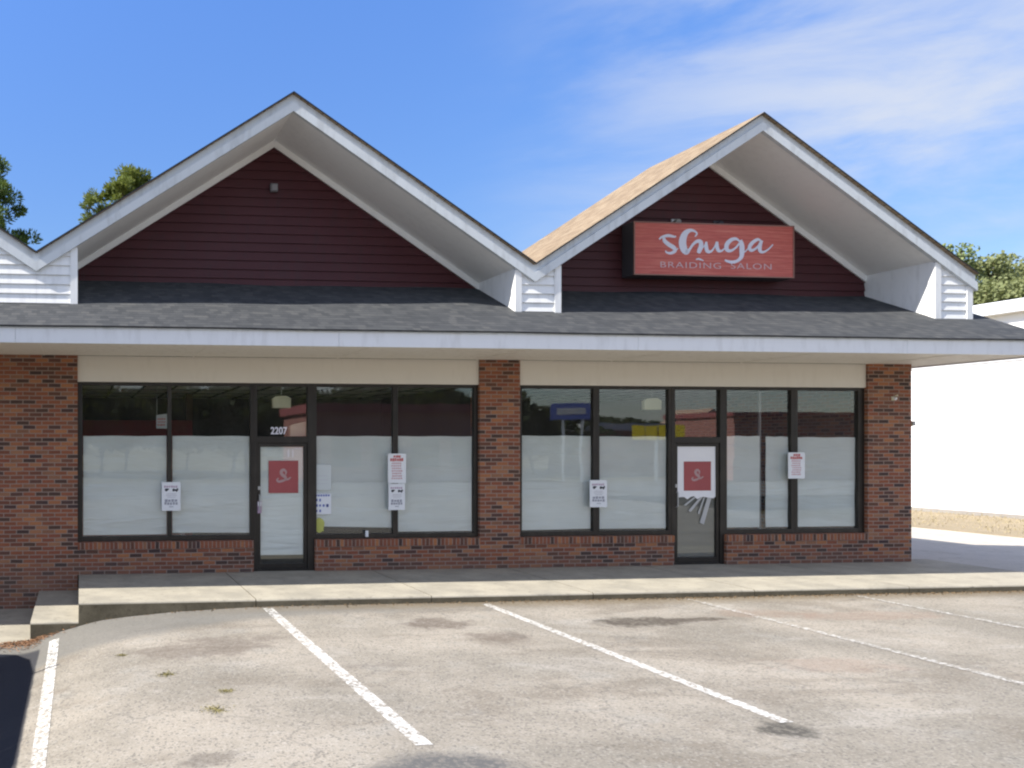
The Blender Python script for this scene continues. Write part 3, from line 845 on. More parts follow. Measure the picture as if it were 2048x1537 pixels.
def text_mesh(body, size, name, mat, loc, parent, squeeze=1.0, align='CENTER', spacing=1.0, bold=0.0):
    cu = bpy.data.curves.new(name, 'FONT'); cu.body = body; cu.size = size; cu.align_x = align; cu.align_y = 'CENTER'
    cu.space_character = spacing; cu.extrude = .002; cu.offset = bold
    o = bpy.data.objects.new(name, cu); COL.objects.link(o)
    bpy.context.view_layer.update()
    dg = bpy.context.evaluated_depsgraph_get()
    me = bpy.data.meshes.new_from_object(o.evaluated_get(dg), depsgraph=dg)
    COL.objects.unlink(o); bpy.data.objects.remove(o)
    mt = Matrix.Translation(loc) @ Matrix.Rotation(PI/2, 4, 'X') @ Matrix.Diagonal((squeeze, 1, 1, 1))
    me.transform(mt); me.materials.clear(); me.materials.append(mat)
    r = bpy.data.objects.new(name, me); COL.objects.link(r)
    if parent: set_parent(r, parent)
    return r
cA = sign_uv((1035, 590))
cA = sign_uv((760, 585)); text_mesh('BRAIDING', .150, 'sign_word', M['letterfaint'], (cA[0], SY-.003, cA[1]-.005), sg, 1.55, spacing=1.14, bold=-.0015)
cA = sign_uv((1420, 600)); text_mesh('SALON', .150, 'sign_word', M['letterfaint'], (cA[0], SY-.003, cA[1]-.005), sg, 1.55, spacing=1.14, bold=-.0015)
# small fixtures on the gables
def spot(name, loc, label, cat, mat, s=1.0):
    e = empty(name, loc); tag(e, label, cat)
    m = MB(); m.box(-.05*s,.05*s,-.02,0,-.06*s,.06*s); m.build('back_plate', mat, e, local=True, bevel=.004)
    m = MB(); m.tube([(0,-.02,0),(0,-.07*s,.01*s),(0,-.10*s,-.01*s)], [.016*s]*3, 8); m.build('arm', mat, e, local=True)
    m = MB(); m.tube([(0,-.07*s,.0),(0,-.11*s,-.015*s),(0,-.19*s,-.05*s)], [.025*s,.055*s,.065*s], 12); m.build('lamp_head', mat, e, local=True)
    return e
e = empty('wall_box', (3.30, .43, 6.516)); tag(e, 'small grey junction box high on the left maroon gable', 'wall box')
m = MB(); m.box(-.065,.065,-.07,0,-.07,.07); m.build('box_body', M['lampgrey'], e, local=True, bevel=.006)
m = MB(); m.box(-.035,.05,-.078,-.0705,-.05,.05); m.build('cover', M['boxcover'], e, local=True, bevel=.003)
spot('sign_lamp', (10.65,.43,6.14), 'pale spot lamp above the red sign, nearer its left end', 'lamp', M['steel'], .8)
spot('sign_lamp', (11.47,.43,6.13), 'dark spot lamp just above the middle of the red sign', 'lamp', M['signcab'], .8)
e = empty('security_lamp', (14.58, 0, 2.95)); tag(e, 'small pale security lamp high on the right brick pier', 'lamp')
m = MB(); m.box(-.03,.03,-.02,-.001,-.035,.035); m.build('back_plate', M['beige'], e, local=True, bevel=.004)
m = MB(); m.tube([(0,-.02,.01),(0,-.07,-.01)],[.018,.026],12); m.build('lamp_head', M['board'], e, local=True)
m = MB(); m.tube([(.045,-.005,.045),(.055,-.05,.055)],[.010,.015],10); m.build('sensor', M['beige'], e, local=True)
e = empty('wall_bracket', (14.96, .35, 2.50)); tag(e, 'short metal bracket sticking out from the right end of the brick wall', 'bracket')
m = MB(); m.box(.001,.02,-.06,.06,-.06,.06); m.build('back_plate', M['tan_metal'], e, local=True, bevel=.003)
m = MB(); m.box(.0205,.38,-.025,.025,-.045,.01); m.build('arm', M['tan_metal'], e, local=True, bevel=.004)
m = MB(); m.box(.381,.44,-.03,.03,-.035,.055); m.build('cap', M['steel'], e, local=True, bevel=.01)

# notices on the mullions: a board with two dark pictures and lines of print
def marks(mb, x0, x1, z, h, n, r, y, fill=.8):
    """a row of irregular printed blobs"""
    wd = (x1-x0)/n
    for i in range(n):
        a_ = x0+i*wd; ww = wd*(fill-.15*r.random()); zz = z+h*.12*(r.random()-.5); hh = h*(.85+.3*r.random())/2
        mb.add([(a_,y,zz-hh),(a_+ww,y,zz-hh*.9),(a_+ww,y,zz+hh),(a_,y,zz+hh*.92)], [(0,1,2,3)])
def blob(mb, cx, cz, pts, s, y):
    mb.add([(cx+px*s, y, cz+pz*s) for px, pz in pts], [list(range(len(pts)))])
TRUCK = [(-1,-.35),(-.75,-.6),(-.45,-.6),(-.3,-.45),(.1,-.4),(.25,-.75),(.6,-.7),(.8,-.3),(1,-.1),(.95,.45),(.55,.5),(.4,.15),(-.2,.2),(-.45,.4),(-.9,.3)]
CARB = [(-.9,-.3),(-.5,-.75),(.1,-.55),(.5,-.1),(1,.35),(.4,.5),(-.5,.55),(-.95,.25)]
def marks(mb, x0, x1, z, h, n, r, y, fill=.8, mi=0):
    """a row of irregular printed blobs"""
    wd = (x1-x0)/n
    for i in range(n):
        a_ = x0+i*wd; ww = wd*(fill-.15*r.random()); zz = z+h*.12*(r.random()-.5); hh = h*(.85+.3*r.random())/2
        mb.add([(a_,y,zz-hh),(a_+ww,y,zz-hh*.9),(a_+ww,y,zz+hh),(a_,y,zz+hh*.92)], [(0,1,2,3)], mi)
def notice(x, z, w_, h_, label, seed, red, y=.02):
    e = empty('notice_board', (x, y, z)); tag(e, label, 'notice', 'notices fixed to the storefront mullions'); r = random.Random(seed)
    m = MB(); m.box(-.02,.02,.0005,.054,-h_/2+.05,h_/2-.05); m.build('spacer', M['bronze'], e, local=True)
    f = -.0135
    m = MB(); m.box(-w_/2,w_/2,-.012,.0,-h_/2,h_/2)
    if red:
        marks(m,-w_*.20,w_*.22,h_*.40,h_*.08,3,r,f,.95,1); marks(m,-w_*.38,w_*.36,h_*.29,h_*.11,6,r,f,.92,1)
        for k in range(7): marks(m,-w_*(.26+.06*r.random()),w_*(.24+.08*r.random()),h_*(.17-.085*k),h_*.05,5,r,f,.85,2)
        m.build('board', [M['board'], M['redink'], M['pinkink']], e, local=True)
    else:
        marks(m,-w_*.38,w_*.36,h_*.34,h_*.07,6,r,f,.8,1)
        marks(m,-w_*.25,w_*.3,h_*.09,h_*.035,6,r,f,.8,2); marks(m,-w_*.27,w_*.32,h_*.03,h_*.035,7,r,f,.8,2); marks(m,-w_*.2,w_*.25,-h_*.03,h_*.03,5,r,f,.8,2)
        marks(m,-w_*.34,w_*.36,-h_*.15,h_*.09,4,r,f,.86,3); marks(m,-w_*.36,w_*.38,-h_*.25,h_*.085,5,r,f,.86,3); marks(m,-w_*.1,w_*.14,-h_*.36,h_*.04,3,r,f,.8,3)
        m.build('board', [M['board'], M['purpleink'], M['paleink'], M['greyink']], e, local=True)
        m = MB(); blob(m,-w_*.22,h_*.235,CARB,w_*.13,f); m.build('pictogram', M['ink'], e, local=True, recalc=False)
        m = MB(); blob(m,w_*.22,h_*.235,TRUCK,w_*.16,f); m.build('pictogram', M['ink'], e, local=True, recalc=False)
    return e
def notice_plain(x, z, w_, h_, label, seed): return notice(x, z, w_, h_, label, seed, False)
def notice_red(x, z, w_, h_, label, seed): return notice(x, z, w_, h_, label, seed, True)
notice_plain(1.49, 1.265, .31, .47, 'white notice with two dark pictures on the mullion between the two far left windows', 1)
notice_red(5.335, 1.715, .315, .50, 'red-lettered white notice above another notice, right of the left door', 2)
notice_plain(5.33, 1.232, .285, .445, 'white notice with two dark pictures directly below a red-lettered notice', 3)
notice_plain(8.955, 1.265, .315, .47, 'white notice with two dark pictures on the mullion left of the right door', 4)
notice_red(12.705, 1.745, .32, .465, 'red-lettered white notice standing alone, right of the right door', 5)

# posters and stickers on the doors and glass (outside face of the glass at y = .117)
def poster_logo(mb, s, y):
    def T(p): return (p[0]*s, p[1]*s)
    stroke(mb, [(.10,.10,.03),(.13,.26,.05),(.0,.36,.07),(-.12,.26,.08),(-.06,.10,.08),(.08,.0,.08),(.12,-.12,.06)], T, y)
    stroke(mb, [(.12,-.13,.05),(-.05,-.20,.06),(-.24,-.24,.06),(-.34,-.16,.045),(-.26,-.06,.03)], T, y)
    stroke(mb, [(.12,-.14,.05),(.24,-.12,.045),(.38,-.02,.03)], T, y)
_stroke0 = stroke
def stroke(mb, pts, to3, y, depth=.006):
    q = smooth_path(pts); L, Rr = [], []
    for i, p in enumerate(q):
        t = q[min(i+1, len(q)-1)][:2]-q[max(i-1, 0)][:2]; t = t/(np.linalg.norm(t)+1e-9); nrm = np.array([-t[1], t[0]])
        L.append(to3(p[:2]+nrm*p[2])); Rr.append(to3(p[:2]-nrm*p[2]))
    k = len(L)
    mb.add([(a_[0], y, a_[1]) for a_ in L]+[(a_[0], y, a_[1]) for a_ in Rr], [(i, i+1, k+i+1, k+i) for i in range(k-1)])
e = empty('door_poster', (3.40, .114, 1.575)); tag(e, 'square red poster with a pale emblem on the left door', 'poster')
m = MB(); m.box(-.255,.255,-.002,.001,-.272,.272); m.build('sheet', M['posterred'], e, local=True)
m = MB(); poster_logo(m, .33, -.0035); m.build('emblem', M['posterpale'], e, local=True, recalc=False)
m = MB(); m.box(.07,.10,-.002,.001,.33,.46); m.box(.15,.175,-.002,.001,.33,.46); m.box(.20,.30,-.002,.001,.47,.485)
tag(m.build('door_decal', M['paper']), 'faint white mark above the red poster on the left door', 'decal').location = (3.40,.1145,1.575)
e = empty('door_poster', (10.875, .114, 1.62)); tag(e, 'white paper sheet with a red square emblem on the right door', 'poster')
m = MB()
nx_ = 12; bot = [ -.44+.02*math.sin(i*1.7)+.015*math.sin(i*3.9) for i in range(nx_+1)]
top_ = [(-.37+.74*i/nx_) for i in range(nx_+1)]
m.add([(x, -.001, .475) for x in top_]+[(x, -.001-.006*abs(math.sin(i*.9)), b) for i, (x, b) in enumerate(zip(top_, bot))],
      [(i, i+1, nx_+1+i+1, nx_+1+i) for i in range(nx_)])
m.build('sheet', M['paper'], e, local=True, recalc=False)
m = MB(); m.box(-.255,.26,-.0105,-.0085,-.318,.198); m.build('red_square', M['posterred'], e, local=True)
m = MB(); poster_logo(m, .30, -.012); 
for k in range(len(m.v)): m.v[k] = (m.v[k][0], m.v[k][1], m.v[k][2]-.06)
m.build('emblem', M['posterpale'], e, local=True, recalc=False)
m = MB()
for xa, xb, wd, ln in [(-.04,-.24,.022,.14),(.08,-.15,.026,.25),(.24,.08,.040,.48),(.14,.02,.012,.30)]:
    m.add([(xa-wd,-.003,-.435),(xa+wd,-.003,-.435),(xb+wd*1.1,-.012,-.44-ln),(xb-wd*.9,-.010,-.44-ln*.93)], [(0,1,2,3)])
m.build('torn_edge', M['tape'], e, local=True, recalc=False)
e = empty('window_notice', (4.085, .114, 1.13)); tag(e, 'white notice with blue print in the window just right of the left door', 'notice')
m = MB(); m.box(-.14,.14,-.002,.001,-.19,.16); r_ = random.Random(9); marks(m,-.13,.12,.13,.035,6,r_,-.0035,.8,1)
for zz, l in ((.05,2),(-.04,4),(-.13,2)): marks(m,-.13,-.13+.06*l,zz,.045,l,r_,-.0035,.6,1)
marks(m,.06,.11,-.04,.05,1,r_,-.0035,.8,1)
m.build('sheet', [M['board'], M['blueink']], e, local=True)
e = empty('window_notice', (4.085, .114, 1.57)); tag(e, 'faded white sheet in the window above the blue printed notice', 'notice')
m = MB(); m.box(-.14,.14,-.002,.001,-.22,.21); r_ = random.Random(12)
for zz in (.02,-.05,-.11): marks(m,-.11,.08,zz,.012,5,r_,-.0035,.8,1)
m.build('sheet', [M['fadedsheet'], M['paleink']], e, local=True)
m = MB(); m.add([(.085*math.cos(t)*(1+.1*math.sin(3*t)), 0, .125*math.sin(t)) for t in np.linspace(0, 2*PI, 22)[:-1]], [list(range(21))])
m.prism([(-.075,-.002,-.10),(.075,-.002,-.10),(.06,-.002,.02),(-.06,-.002,.02)], (0,-.002,0))
o = m.build('window_sticker', M['yellow'], recalc=False); o.location = (4.02,.114,.755); tag(o, 'yellow green sticker low in the window corner beside the left door', 'sticker')
e = empty('door_tag', (2.985, .084, 1.07)); tag(e, 'small pink paper tag on the handle side of the left door', 'tag')
m = MB(); m.box(-.035,.035,-.004,0,-.10,.10); m.build('card', M['purpleink'], e, local=True)
m = MB(); m.box(-.03,.03,-.006,-.0045,.02,.09); m.build('label', M['paper'], e, local=True)
# address numerals on the transom
text_mesh('2207', .165, 'address_number', M['letter'], (3.32, .113, 2.345), None, .85, spacing=1.0, bold=.004)
tag(bpy.data.objects['address_number'], 'white street number 2207 on the glass above the left door', 'numerals')
# things hanging or standing inside
def hung_box(x, label):
    e = empty('hanging_box', (x, .40, 2.745)); tag(e, label, 'box')
    m = MB(); m.prism([(-.16,0,.0),(.16,0,.0),(.165,0,.17),(.08,0,.215),(-.10,0,.205),(-.165,0,.16)], (0,.08,0)); m.build('box_body', M['beige'], e, local=True, bevel=.008)
    m = MB(); m.tube([(0,.04,.21),(0,.04,.443)],[.008]*2,6); m.build('hanger', M['steel'], e, local=True)
    return e
hung_box(3.44, 'pale beige box hanging from the ceiling inside the left door transom')
hung_box(10.25, 'pale beige box hanging inside the window left of the right door')
e = empty('reflection_box', (3.69, .26, 2.26)); tag(e, 'tan box shape standing in for a reflection in the glass above the left door', 'reflection_box')  # box added in place of a tan reflection in the transom
m = MB(); m.box(-.15,.13,-.06,.06,.0,.18); m.build('reflection_box_body', M['reflection_box'], e, local=True)
m = MB(); m.prism([(-.145,-.055,.182),(.125,-.055,.182),(.125,-.055,.25),(-.10,-.055,.20)], (0,.02,0)); m.build('reflection_box_flap', M['reflection_box'], e, local=True)
m = MB(); m.box(3.50,3.83,.181,.33,2.235,2.257); part(m, 'shelf', M['bronze'])
e = empty('hanging_card', (1.37, .40, 2.39)); tag(e, 'pale card with red print hanging inside the far left window', 'card')
m = MB(); m.prism([(-.09,0,.0),(.09,0,.0),(.09,0,.25),(-.09,0,.225)], (0,.006,0)); r_ = random.Random(4); marks(m,-.07,.07,.16,.03,4,r_,-.002,.8,1); marks(m,-.07,.07,.11,.02,5,r_,-.002,.8,1); marks(m,-.07,.07,.06,.03,3,r_,-.002,.8,1)
m.build('card', [M['tape'], M['redink']], e, local=True)
m = MB(); m.tube([(-.08,.003,.22),(-.08,.003,.798)],[.003]*2,5); m.build('string', M['steel'], e, local=True)

# ------------------------------------------------------------------ white building across the alley
WB = empty('white_building', (31, 15, 0)); tag(WB, 'long white metal-walled building across the alley at the right', 'building')
WX = 27.6
m = MB()
for i in range(28):
    z0 = .05+i*.21; z1 = z0+.21
    m.add([(WX-.012,-1,z0),(WX-.012,46,z0),(WX,46,z1),(WX,-1,z1),(WX,-1,z0),(WX,46,z0)], [(0,1,2,3),(0,4,5,1)])
m.box(WX+.002, 45, -1, 46, -.3, 6.09)
part(m, 'metal_wall', M['whitebld'], WB, recalc=False)
m = MB(); m.box(WX-.05,WX-.014,-1,46,-.2,.045); part(m, 'wall_base', M['foundation'], WB)
m = MB(); m.box(WX-.05,WX-.014,-1.02,46,4.62,4.78); part(m, 'trim_band', M['fascia'], WB)
m = MB(); m.prism([(WX-.22,0,6.15),(36.3,0,7.8),(45.5,0,6.15),(45.5,0,6.10),(WX-.22,0,6.10)], (0,48,0))
for k in range(len(m.v)): m.v[k] = (m.v[k][0], m.v[k][1]-1.5, m.v[k][2])
part(m, 'metal_roof', M['whitebld'], WB)
m = MB(); m.box(WX-.32,WX-.22,-1.6,46.6,6.03,6.19); part(m, 'gutter', M['white'], WB)
m = MB(); m.box(WX-.21,WX-.013,-1.5,46,6.02,6.085); part(m, 'eave_soffit', M['soffit'], WB)

# ------------------------------------------------------------------ vegetation
def quads_obj(name, centers, normals_r, sizes, mats, mi, parent=None, aspect=1.0):
    """many small leaf faces: numpy arrays"""
    n = len(centers); r = np.random.default_rng(n)
    d = normals_r; d = d/np.linalg.norm(d, axis=1)[:, None]
    up = r.normal(size=(n, 3)); a_ = np.cross(d, up); a_ /= np.linalg.norm(a_, axis=1)[:, None]+1e-9
    hl = (d*sizes[:, None]); hw = a_*(sizes*aspect)[:, None]
    V = np.stack([centers-hl*.5, centers+hw*.5, centers+hl*.5, centers-hw*.5], 1).reshape(-1, 3)
    me = bpy.data.meshes.new(name)
    me.vertices.add(4*n); me.vertices.foreach_set('co', V.ravel().astype(np.float32))
    me.loops.add(4*n); me.loops.foreach_set('vertex_index', np.arange(4*n, dtype=np.int32))
    me.polygons.add(n); me.polygons.foreach_set('loop_start', np.arange(0, 4*n, 4, dtype=np.int32))
    me.update(calc_edges=True)
    for m_ in (mats if isinstance(mats, list) else [mats]): me.materials.append(m_)
    if mi is not None: me.polygons.foreach_set('material_index', mi.astype(np.int32))
    o = bpy.data.objects.new(name, me); COL.objects.link(o)
    if parent: set_parent(o, parent, True)
    return o
def limb(mb, p0, p1, r0, r1, r, bend=.12, n=5):
    p0, p1 = Vector(p0), Vector(p1); L = (p1-p0).length
    pts = []; off = Vector((r.gauss(0,1), r.gauss(0,1), r.gauss(0,.5)))*L*bend
    for i in range(n+1):
        t = i/n; pts.append(p0.lerp(p1, t)+off*math.sin(PI*t))
    mb.tube(pts, [r0+(r1-r0)*i/n for i in range(n+1)], 7)
    return pts
def pine(loc, H, crown_r, crown_z0, label, mat, seed, nlimb=34, tuft=.55, per=75, group='pine trees behind the shops', nl=.24):
    """tall pine: bare trunk, limbs bearing round tufts of needles"""
    r = random.Random(seed); g = np.random.default_rng(seed)
    e = empty('pine_tree', loc); tag(e, label, 'tree', group)
    t = MB(); tp = limb(t, (0,0,-.5), (r.uniform(-.4,.4), 0, H*.97), H*.018, .03, r, .012, 10)
    C, D, Sz = [], [], []
    for i in range(nlimb):
        f = (i+r.random())/nlimb
        z = crown_z0+(H*.96-crown_z0)*f
        base = Vector((tp[min(10, int(z/H*10))].x, tp[min(10, int(z/H*10))].y, z-.25))
        q = i*2.4+r.uniform(-.4,.4)
        L = crown_r*(math.sin(PI*min(1, .22+.80*f))**.7)*r.uniform(.55,1.08)+.25
        tip = base+Vector((math.cos(q)*L, math.sin(q)*L, .28*L+r.uniform(-.2,.5)))
        pts = limb(t, base, tip, .055+.02*(1-f), .016, r, .08, 5)
        nt = 3 if L > 1.3 else 2
        spots = [tip]+[pts[k]+Vector((r.gauss(0,.38), r.gauss(0,.38), r.gauss(.12,.22))) for k in (3,4,5,4)[:nt+1]]
        for s_ in spots:
            rad = tuft*r.uniform(.6,1.15); k = int(per*r.uniform(.7,1.2))
            dv = g.normal(size=(k,3)); dv /= np.linalg.norm(dv, axis=1)[:, None]; dv[:,2] = dv[:,2]*.8+.25
            rr = rad*g.uniform(.25,1.0,size=k)**.6
            C.append(np.array(s_)+dv*rr[:, None]*np.array([1,1,.8])); D.append(dv+g.normal(size=(k,3))*.35); Sz.append(nl*g.uniform(.7,1.3,size=k))
    t.build('trunk', M['bark'], e, local=True, smooth=True)
    quads_obj('crown', np.concatenate(C), np.concatenate(D), np.concatenate(Sz), mat, None, e, .30)
    return e
def broadleaf(loc, H, cr, label, mat, seed, group, clumps=74, per=150, leaf=.30, name='leafy_tree', flat=1.0):
    r = random.Random(seed); g = np.random.default_rng(seed)
    e = empty(name, loc); tag(e, label, 'tree', group)
    t = MB(); tp = limb(t, (0,0,-.5), (r.uniform(-.5,.5), r.uniform(-.5,.5), H*.62), H*.022, H*.010, r, .02, 8)
    C, D, Sz = [], [], []
    for i in range(clumps):
        q = r.random()*2*PI; f = r.random()
        z = H*(.38+.60*f); rad = cr*(math.sin(PI*(.12+.83*f))**.75)*math.sqrt(r.uniform(.12,1.0))
        c = Vector((math.cos(q)*rad, math.sin(q)*rad, z))
        if i % 2 == 0: limb(t, tp[r.randint(3,8)], c, H*.006, .02, r, .08, 4)
        s_ = cr*r.uniform(.20,.36); k = int(per*r.uniform(.6,1.3))
        dv = g.normal(size=(k,3)); dv /= np.linalg.norm(dv, axis=1)[:, None]
        rr = s_*g.uniform(.1,1.0,size=k)**.5
        C.append(np.array(c)+dv*rr[:, None]*np.array([1.1,1.1,.75*flat])); D.append(dv*.5+g.normal(size=(k,3))); Sz.append(leaf*g.uniform(.7,1.4,size=k))
    t.build('trunk', M['bark'], e, local=True, smooth=True)
    quads_obj('crown', np.concatenate(C), np.concatenate(D), np.concatenate(Sz), mat, None, e, .75)
    return e
pine((-5.2, 26, -.6), 17.0, 3.1, 8.0, 'dark green pine tree at the far left edge behind the white gable', M['pine_dark'], 11, 64, .6, 190)
pine((2.75, 32, -.6), 17.9, 2.9, 10.5, 'yellow green pine top showing above the left slope of the left maroon gable', M['pine_yellow'], 5, 40, .52, 170)
GT = 'trees beyond the white building'
broadleaf((76.0,56,-.6), 19.6, 4.8, 'olive green tree rising just right of the right gable eave', M['leaf_green'], 21, GT)
broadleaf((80.0,57,-.6), 21.4, 3.6, 'tallest pointed tree beyond the white building roof', M['leaf_green'], 22, GT)
broadleaf((84.8,58,-.6), 20.6, 4.8, 'olive tree beyond the white roof at the right edge', M['leaf_olive'], 23, GT)
broadleaf((79.0,52,-.6), 16.6, 5.4, 'lower brownish olive tree in front of the taller trees beyond the white roof', M['leaf_olive'], 24, GT)
broadleaf((90,60,-.6), 20.0, 5.0, 'broad olive tree cut off by the right edge of the view', M['leaf_olive'], 25, GT)
broadleaf((84.5,53,-.6), 17.2, 5.2, 'low olive tree by the right edge, just over the white roof', M['leaf_olive'], 26, GT)

# dry grass along the foot of the white building
g = np.random.default_rng(2); n = 9000
c = np.stack([g.uniform(22.5,27.5,n), g.uniform(-4,40,n), np.full(n,-.05)], 1); dv = np.stack([g.normal(0,.5,n), g.normal(0,.5,n), np.ones(n)], 1)
sz = g.uniform(.04,.10,n); c[:,2] += sz*.3
tag(quads_obj('dry_grass', c, dv, sz, M['drygrass'], None, None, .25), kind='stuff')
# pine straw gathered where the lower walkway meets the asphalt
g = np.random.default_rng(5); n = 1000
x = np.concatenate([g.uniform(-2.6,-.55,550), g.normal(-.75,.22,450)]); y = -2.47-np.abs(g.normal(0,.11,n))*(1+.8*(np.abs(x+.8) < .3))
z = lotz(x, y)+.008+g.uniform(0,.02,n)
dv = np.stack([g.normal(0,1,n), g.normal(0,1,n), g.normal(0,.12,n)], 1)
tag(quads_obj('pine_straw', np.stack([x,y,z],1), dv, g.uniform(.05,.12,n), M['straw'], None, None, .10), kind='stuff')
# kerb-line dirt with leaf litter, along the front of the walkway
g = np.random.default_rng(6); n = 2600
x = g.uniform(.0,14.5,n); x = x[g.random(n) < np.clip((x+1)/9,.12,1)]; n = len(x); y = -2.47-np.abs(g.normal(0,.07,n)); z = lotz(x, y)+.006+g.uniform(0,.012,n)
dv = np.stack([g.normal(0,1,n), g.normal(0,1,n), g.normal(0,.25,n)], 1)
tag(quads_obj('leaf_litter', np.stack([x,y,z],1), dv, g.uniform(.012,.035,n), M['litter'], None, None, .5), kind='stuff')
# weeds in the asphalt
for i, (wx, wy, s_, lb) in enumerate([(1.16,-6.71,.13,'largest olive weed tuft growing from a crack in the left parking bay'),(1.33,-6.20,.07,'small weed tuft just behind the largest one in the left parking bay'),
        (.86,-5.46,.11,'flattened weed tuft midway along the left parking bay'),(.47,-4.48,.05,'tiny dark weed nearest the kerb in the left parking bay'),(.72,-8.12,.12,'weed tuft at the bottom edge of the view in the left parking bay')]):
    g = np.random.default_rng(40+i); n = 110; s_ *= .75
    c = np.stack([g.normal(0,s_*.55,n)*1.5, g.normal(0,s_*.5,n), np.abs(g.normal(0,s_*.08,n))], 1)
    dv = np.stack([g.normal(0,1,n), g.normal(0,1,n), g.uniform(.2,1,n)], 1)
    ns = 7; c = np.concatenate([c, np.zeros((ns,3))+[0,0,.004]]); q_ = g.uniform(0, PI, ns)
    dv = np.concatenate([dv, np.stack([np.cos(q_), np.sin(q_), g.uniform(.0,.08,ns)], 1)])
    o = quads_obj('weed_plant', c, dv, np.concatenate([g.uniform(.012,.032,n), np.full(ns, s_*3.4)]), M['weed'], None, None, np.concatenate([np.full(n,.3), np.full(ns,.03)]))
    o.location = (wx, wy, float(lotz(wx, wy))+.004); tag(o, lb, 'weed', 'weeds in the asphalt')

# ------------------------------------------------------------------ tall van parked outside the left of the frame (its shadow falls into the view)
V = empty('parked_van', (-3.93, -6.0, float(lotz(-3.9,-6))+.0)); tag(V, 'dark van parked just outside the left edge, its shadow on the asphalt', 'van')
def vb(mb, name, mat, parent=V, **k): return mb.build(name, mat, parent, local=True, **k)
def shell(mb, prof, hw_fn):
    """body skin from a closed side profile (y, z), half width depending on height"""
    n = len(prof)
    L = [(-hw_fn(z), y, z) for y, z in prof]; Rg = [(hw_fn(z), y, z) for y, z in prof]
    mb.add(L+Rg, [list(range(n)), list(range(n, 2*n))[::-1]]+[(i, n+i, n+(i+1) % n, (i+1) % n) for i in range(n)])
VH = 2.52
hw = lambda z: 1.0 if z < 1.3 else 1.0-.10*(z-1.3)/(VH-1.3)
m = MB(); shell(m, [(2.86,.42),(2.90,.62),(2.90,1.35),(2.78,1.85),(2.55,2.2),(2.15,2.42),(1.5,VH),(-1.3,VH),(-1.75,2.4),(-2.45,1.42),(-3.2,1.15),(-3.35,.9),(-3.35,.42)], hw)
vb(m, 'body', M['car'], bevel=.06)
m = MB(); m.prism([(-.84,-1.80,2.27),(.84,-1.80,2.27),(.93,-2.42,1.50),(-.93,-2.42,1.50)], (0,-.05,.02)); vb(m, 'windscreen', M['car_glass'])
for sx in (-1, 1):
    m = MB(); x = sx*.985
    m.prism([(x,-2.1,1.45),(x,-1.1,1.45),(x*.955,-1.1,2.12),(x*.955,-1.65,2.12)], (sx*.02,0,0)); vb(m, 'side_window', M['car_glass'])
    m = MB(); m.box(*sorted((sx*1.0, sx*1.2)), -1.98, -1.90, 1.42, 1.68); vb(m, 'wing_mirror', M['black'], bevel=.02)
    m = MB(); m.box(*sorted((sx*.60, sx*.92)), -3.39, -3.30, .80, 1.0); vb(m, 'headlight', M['headlight'], bevel=.02)
    m = MB(); m.box(*sorted((sx*.84, sx*.97)), 2.88, 2.93, 1.0, 1.6); vb(m, 'taillight', M['taillight'], bevel=.02)
    for yy in (-2.35, 1.85):
        m = MB(); m.tube([(sx*.80,yy,.36),(sx*1.01,yy,.36)],[.36,.36],28); wl = vb(m, 'wheel', M['rubber'], bevel=.03)
        m = MB(); m.tube([(sx*1.0,yy,.36),(sx*1.02,yy,.36)],[.22,.19],20); vb(m, 'rim', M['steel'], wl)
m = MB()
for sx in (-1, 1): m.prism([(sx*.10,2.865,1.42),(sx*.80,2.865,1.42),(sx*.76,2.765,1.84),(sx*.10,2.765,1.84)], (0,.035,0))
vb(m, 'rear_window', M['car_glass'])
m = MB(); m.box(-.98,.98,2.88,3.0,.42,.60); vb(m, 'bumper', M['black'], bevel=.03)
m = MB(); m.box(-.98,.98,-3.45,-3.33,.42,.66); vb(m, 'bumper', M['black'], bevel=.03)
m = MB(); m.tube([(.80,1.4,VH-.02),(.80,1.4,VH+.42)],[.02,.02],6); vb(m, 'aerial', M['black'])

# ------------------------------------------------------------------ across the road, seen reflected in the windows
broadleaf_src = broadleaf((-30,-64,-.8), 8.0, 5.2, 'leafy tree across the road, reflected in the shop windows', M['leaf_dark'], 31, 'trees across the road', 60, 90, .6)
for i in range(17):
    c = copy_tree(broadleaf_src); q = rng.uniform(.8,1.12)
    c.location = (-24+i*6.4+rng.uniform(-1,1), -66+rng.uniform(-5,4), -.8); c.rotation_euler.z = rng.random()*6; hz_ = float(np.interp(c.location.x, [0, 38, 50, 70], [1.06, 1.0, .72, .55]))   # the row steps down towards +x
    c.scale = (q*1.25,q,hz_*rng.uniform(.92,1.05))
    c2_ = copy_tree(c); c2_.location = (c.location.x+3.2, -78+rng.uniform(-2,2), -.8); c2_.scale.z = hz_*rng.uniform(1.0,1.12); c2_.rotation_euler.z += 2
ST = empty('brick_store', (26,-52,-.6)); tag(ST, 'low red brown store across the road, reflected in the left unit windows', 'building')
m = MB(); m.box(18,32,-60,-50,-.8,4.6); m.build('wall', M['storebrick'], ST)
m = MB(); m.box(17.7,32.3,-60.3,-49.7,4.6,5.3); m.build('roof_band', M['storeband'], ST)
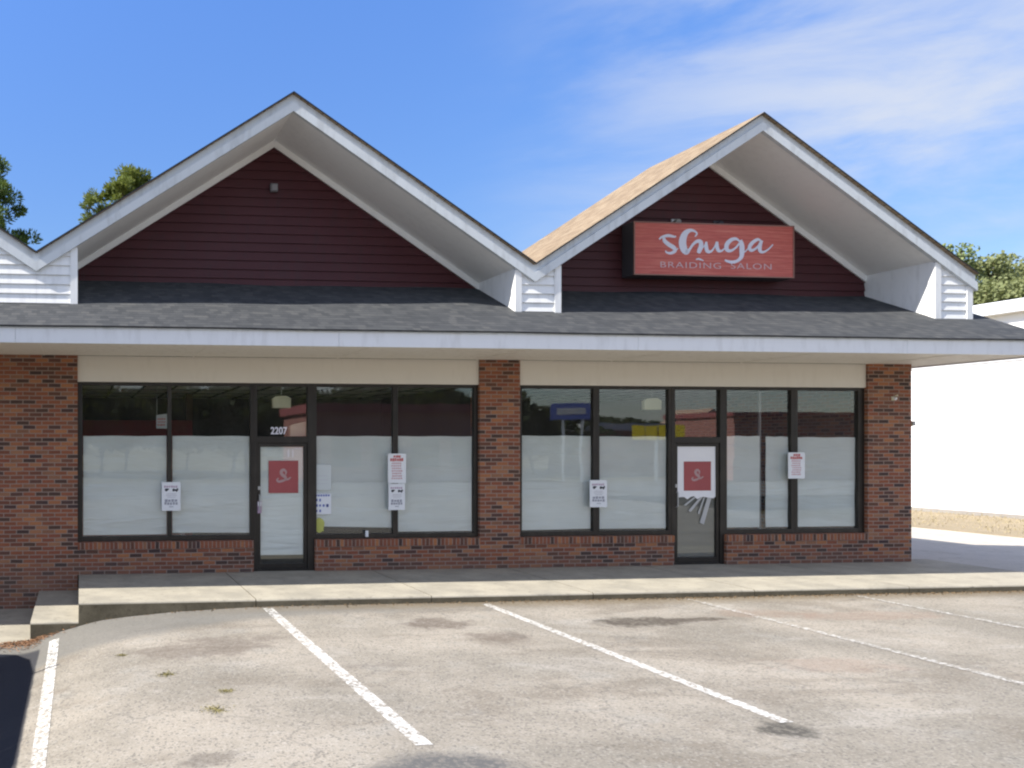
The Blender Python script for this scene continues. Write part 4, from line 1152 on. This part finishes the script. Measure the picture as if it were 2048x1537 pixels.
for i in range(4):
    m = MB(); m.box(19.4+i*3.2,21.6+i*3.2,-49.98,-49.9,.4,2.6); m.build('shop_window', M['car_glass'], ST)
ST = empty('brick_store', (58,-50,-.6)); tag(ST, 'brick store with tan gable across the road, reflected in the right unit windows', 'building')
m = MB(); m.box(53,68,-58,-50,-.8,4.4); m.build('wall', M['storebrick'], ST)
m = MB(); m.prism([(57.4,-60,-.8),(60.6,-60,-.8),(60.6,-60,4.0),(59.2,-60,5.5),(57.4,-60,4.2)], (0,-5,0)); m.build('gable_wing', M['storegable'], ST)
LS = empty('low_store', (51.5,-64,-.6)); tag(LS, 'long low store with a pale roof band, reflected left of the right door', 'building')
m = MB(); m.box(47.4,55.6,-68,-62,-.8,3.45); m.build('wall', M['storebrick'], LS)
m = MB(); m.box(47.1,55.9,-68.2,-61.8,3.45,4.15); m.build('roof_band', M['fascia'], LS)
m = MB(); m.box(52.8,68.2,-58.2,-49.8,4.4,4.8); m.build('roof_band', M['storeband'], ST)
PS = empty('pole_sign', (37.8,-48,-.8)); tag(PS, 'blue roadside sign on a white post, reflected in the window right of the middle pier', 'sign')
m = MB(); m.box(36.3,39.25,-48.2,-47.9,4.05,5.3); m.build('sign_panel', M['blueink'], PS)
m = MB(); m.box(36.7,38.7,-47.895,-47.88,4.45,4.95); m.build('pale_band', M['paleink'], PS)
for q_ in (37.1, 38.4):
    m = MB(); m.box(q_,q_+.2,-48.1,-47.95,-.8,4.05); m.build('post', M['white'], PS)
PS.rotation_euler.z = R(28)
YS = empty('letter_sign', (40.5,-42,-.8)); tag(YS, 'yellow block sign on a post, reflected left of the right door', 'sign')
M['signyellow'] = paint('yellow_sign_paint', (.95,.72,.04), .5, .3)
for i in range(4):
    m = MB(); m.box(39.0+i*.82,39.0+i*.82+.74,-42.1,-41.9,2.5,3.5); m.build('block_panel', M['signyellow'], YS)
m = MB(); m.box(40.4,40.6,-42.06,-41.94,-.8,2.5); m.build('post', M['white'], YS)
YS.rotation_euler.z = R(28)

bpy.context.view_layer.update()
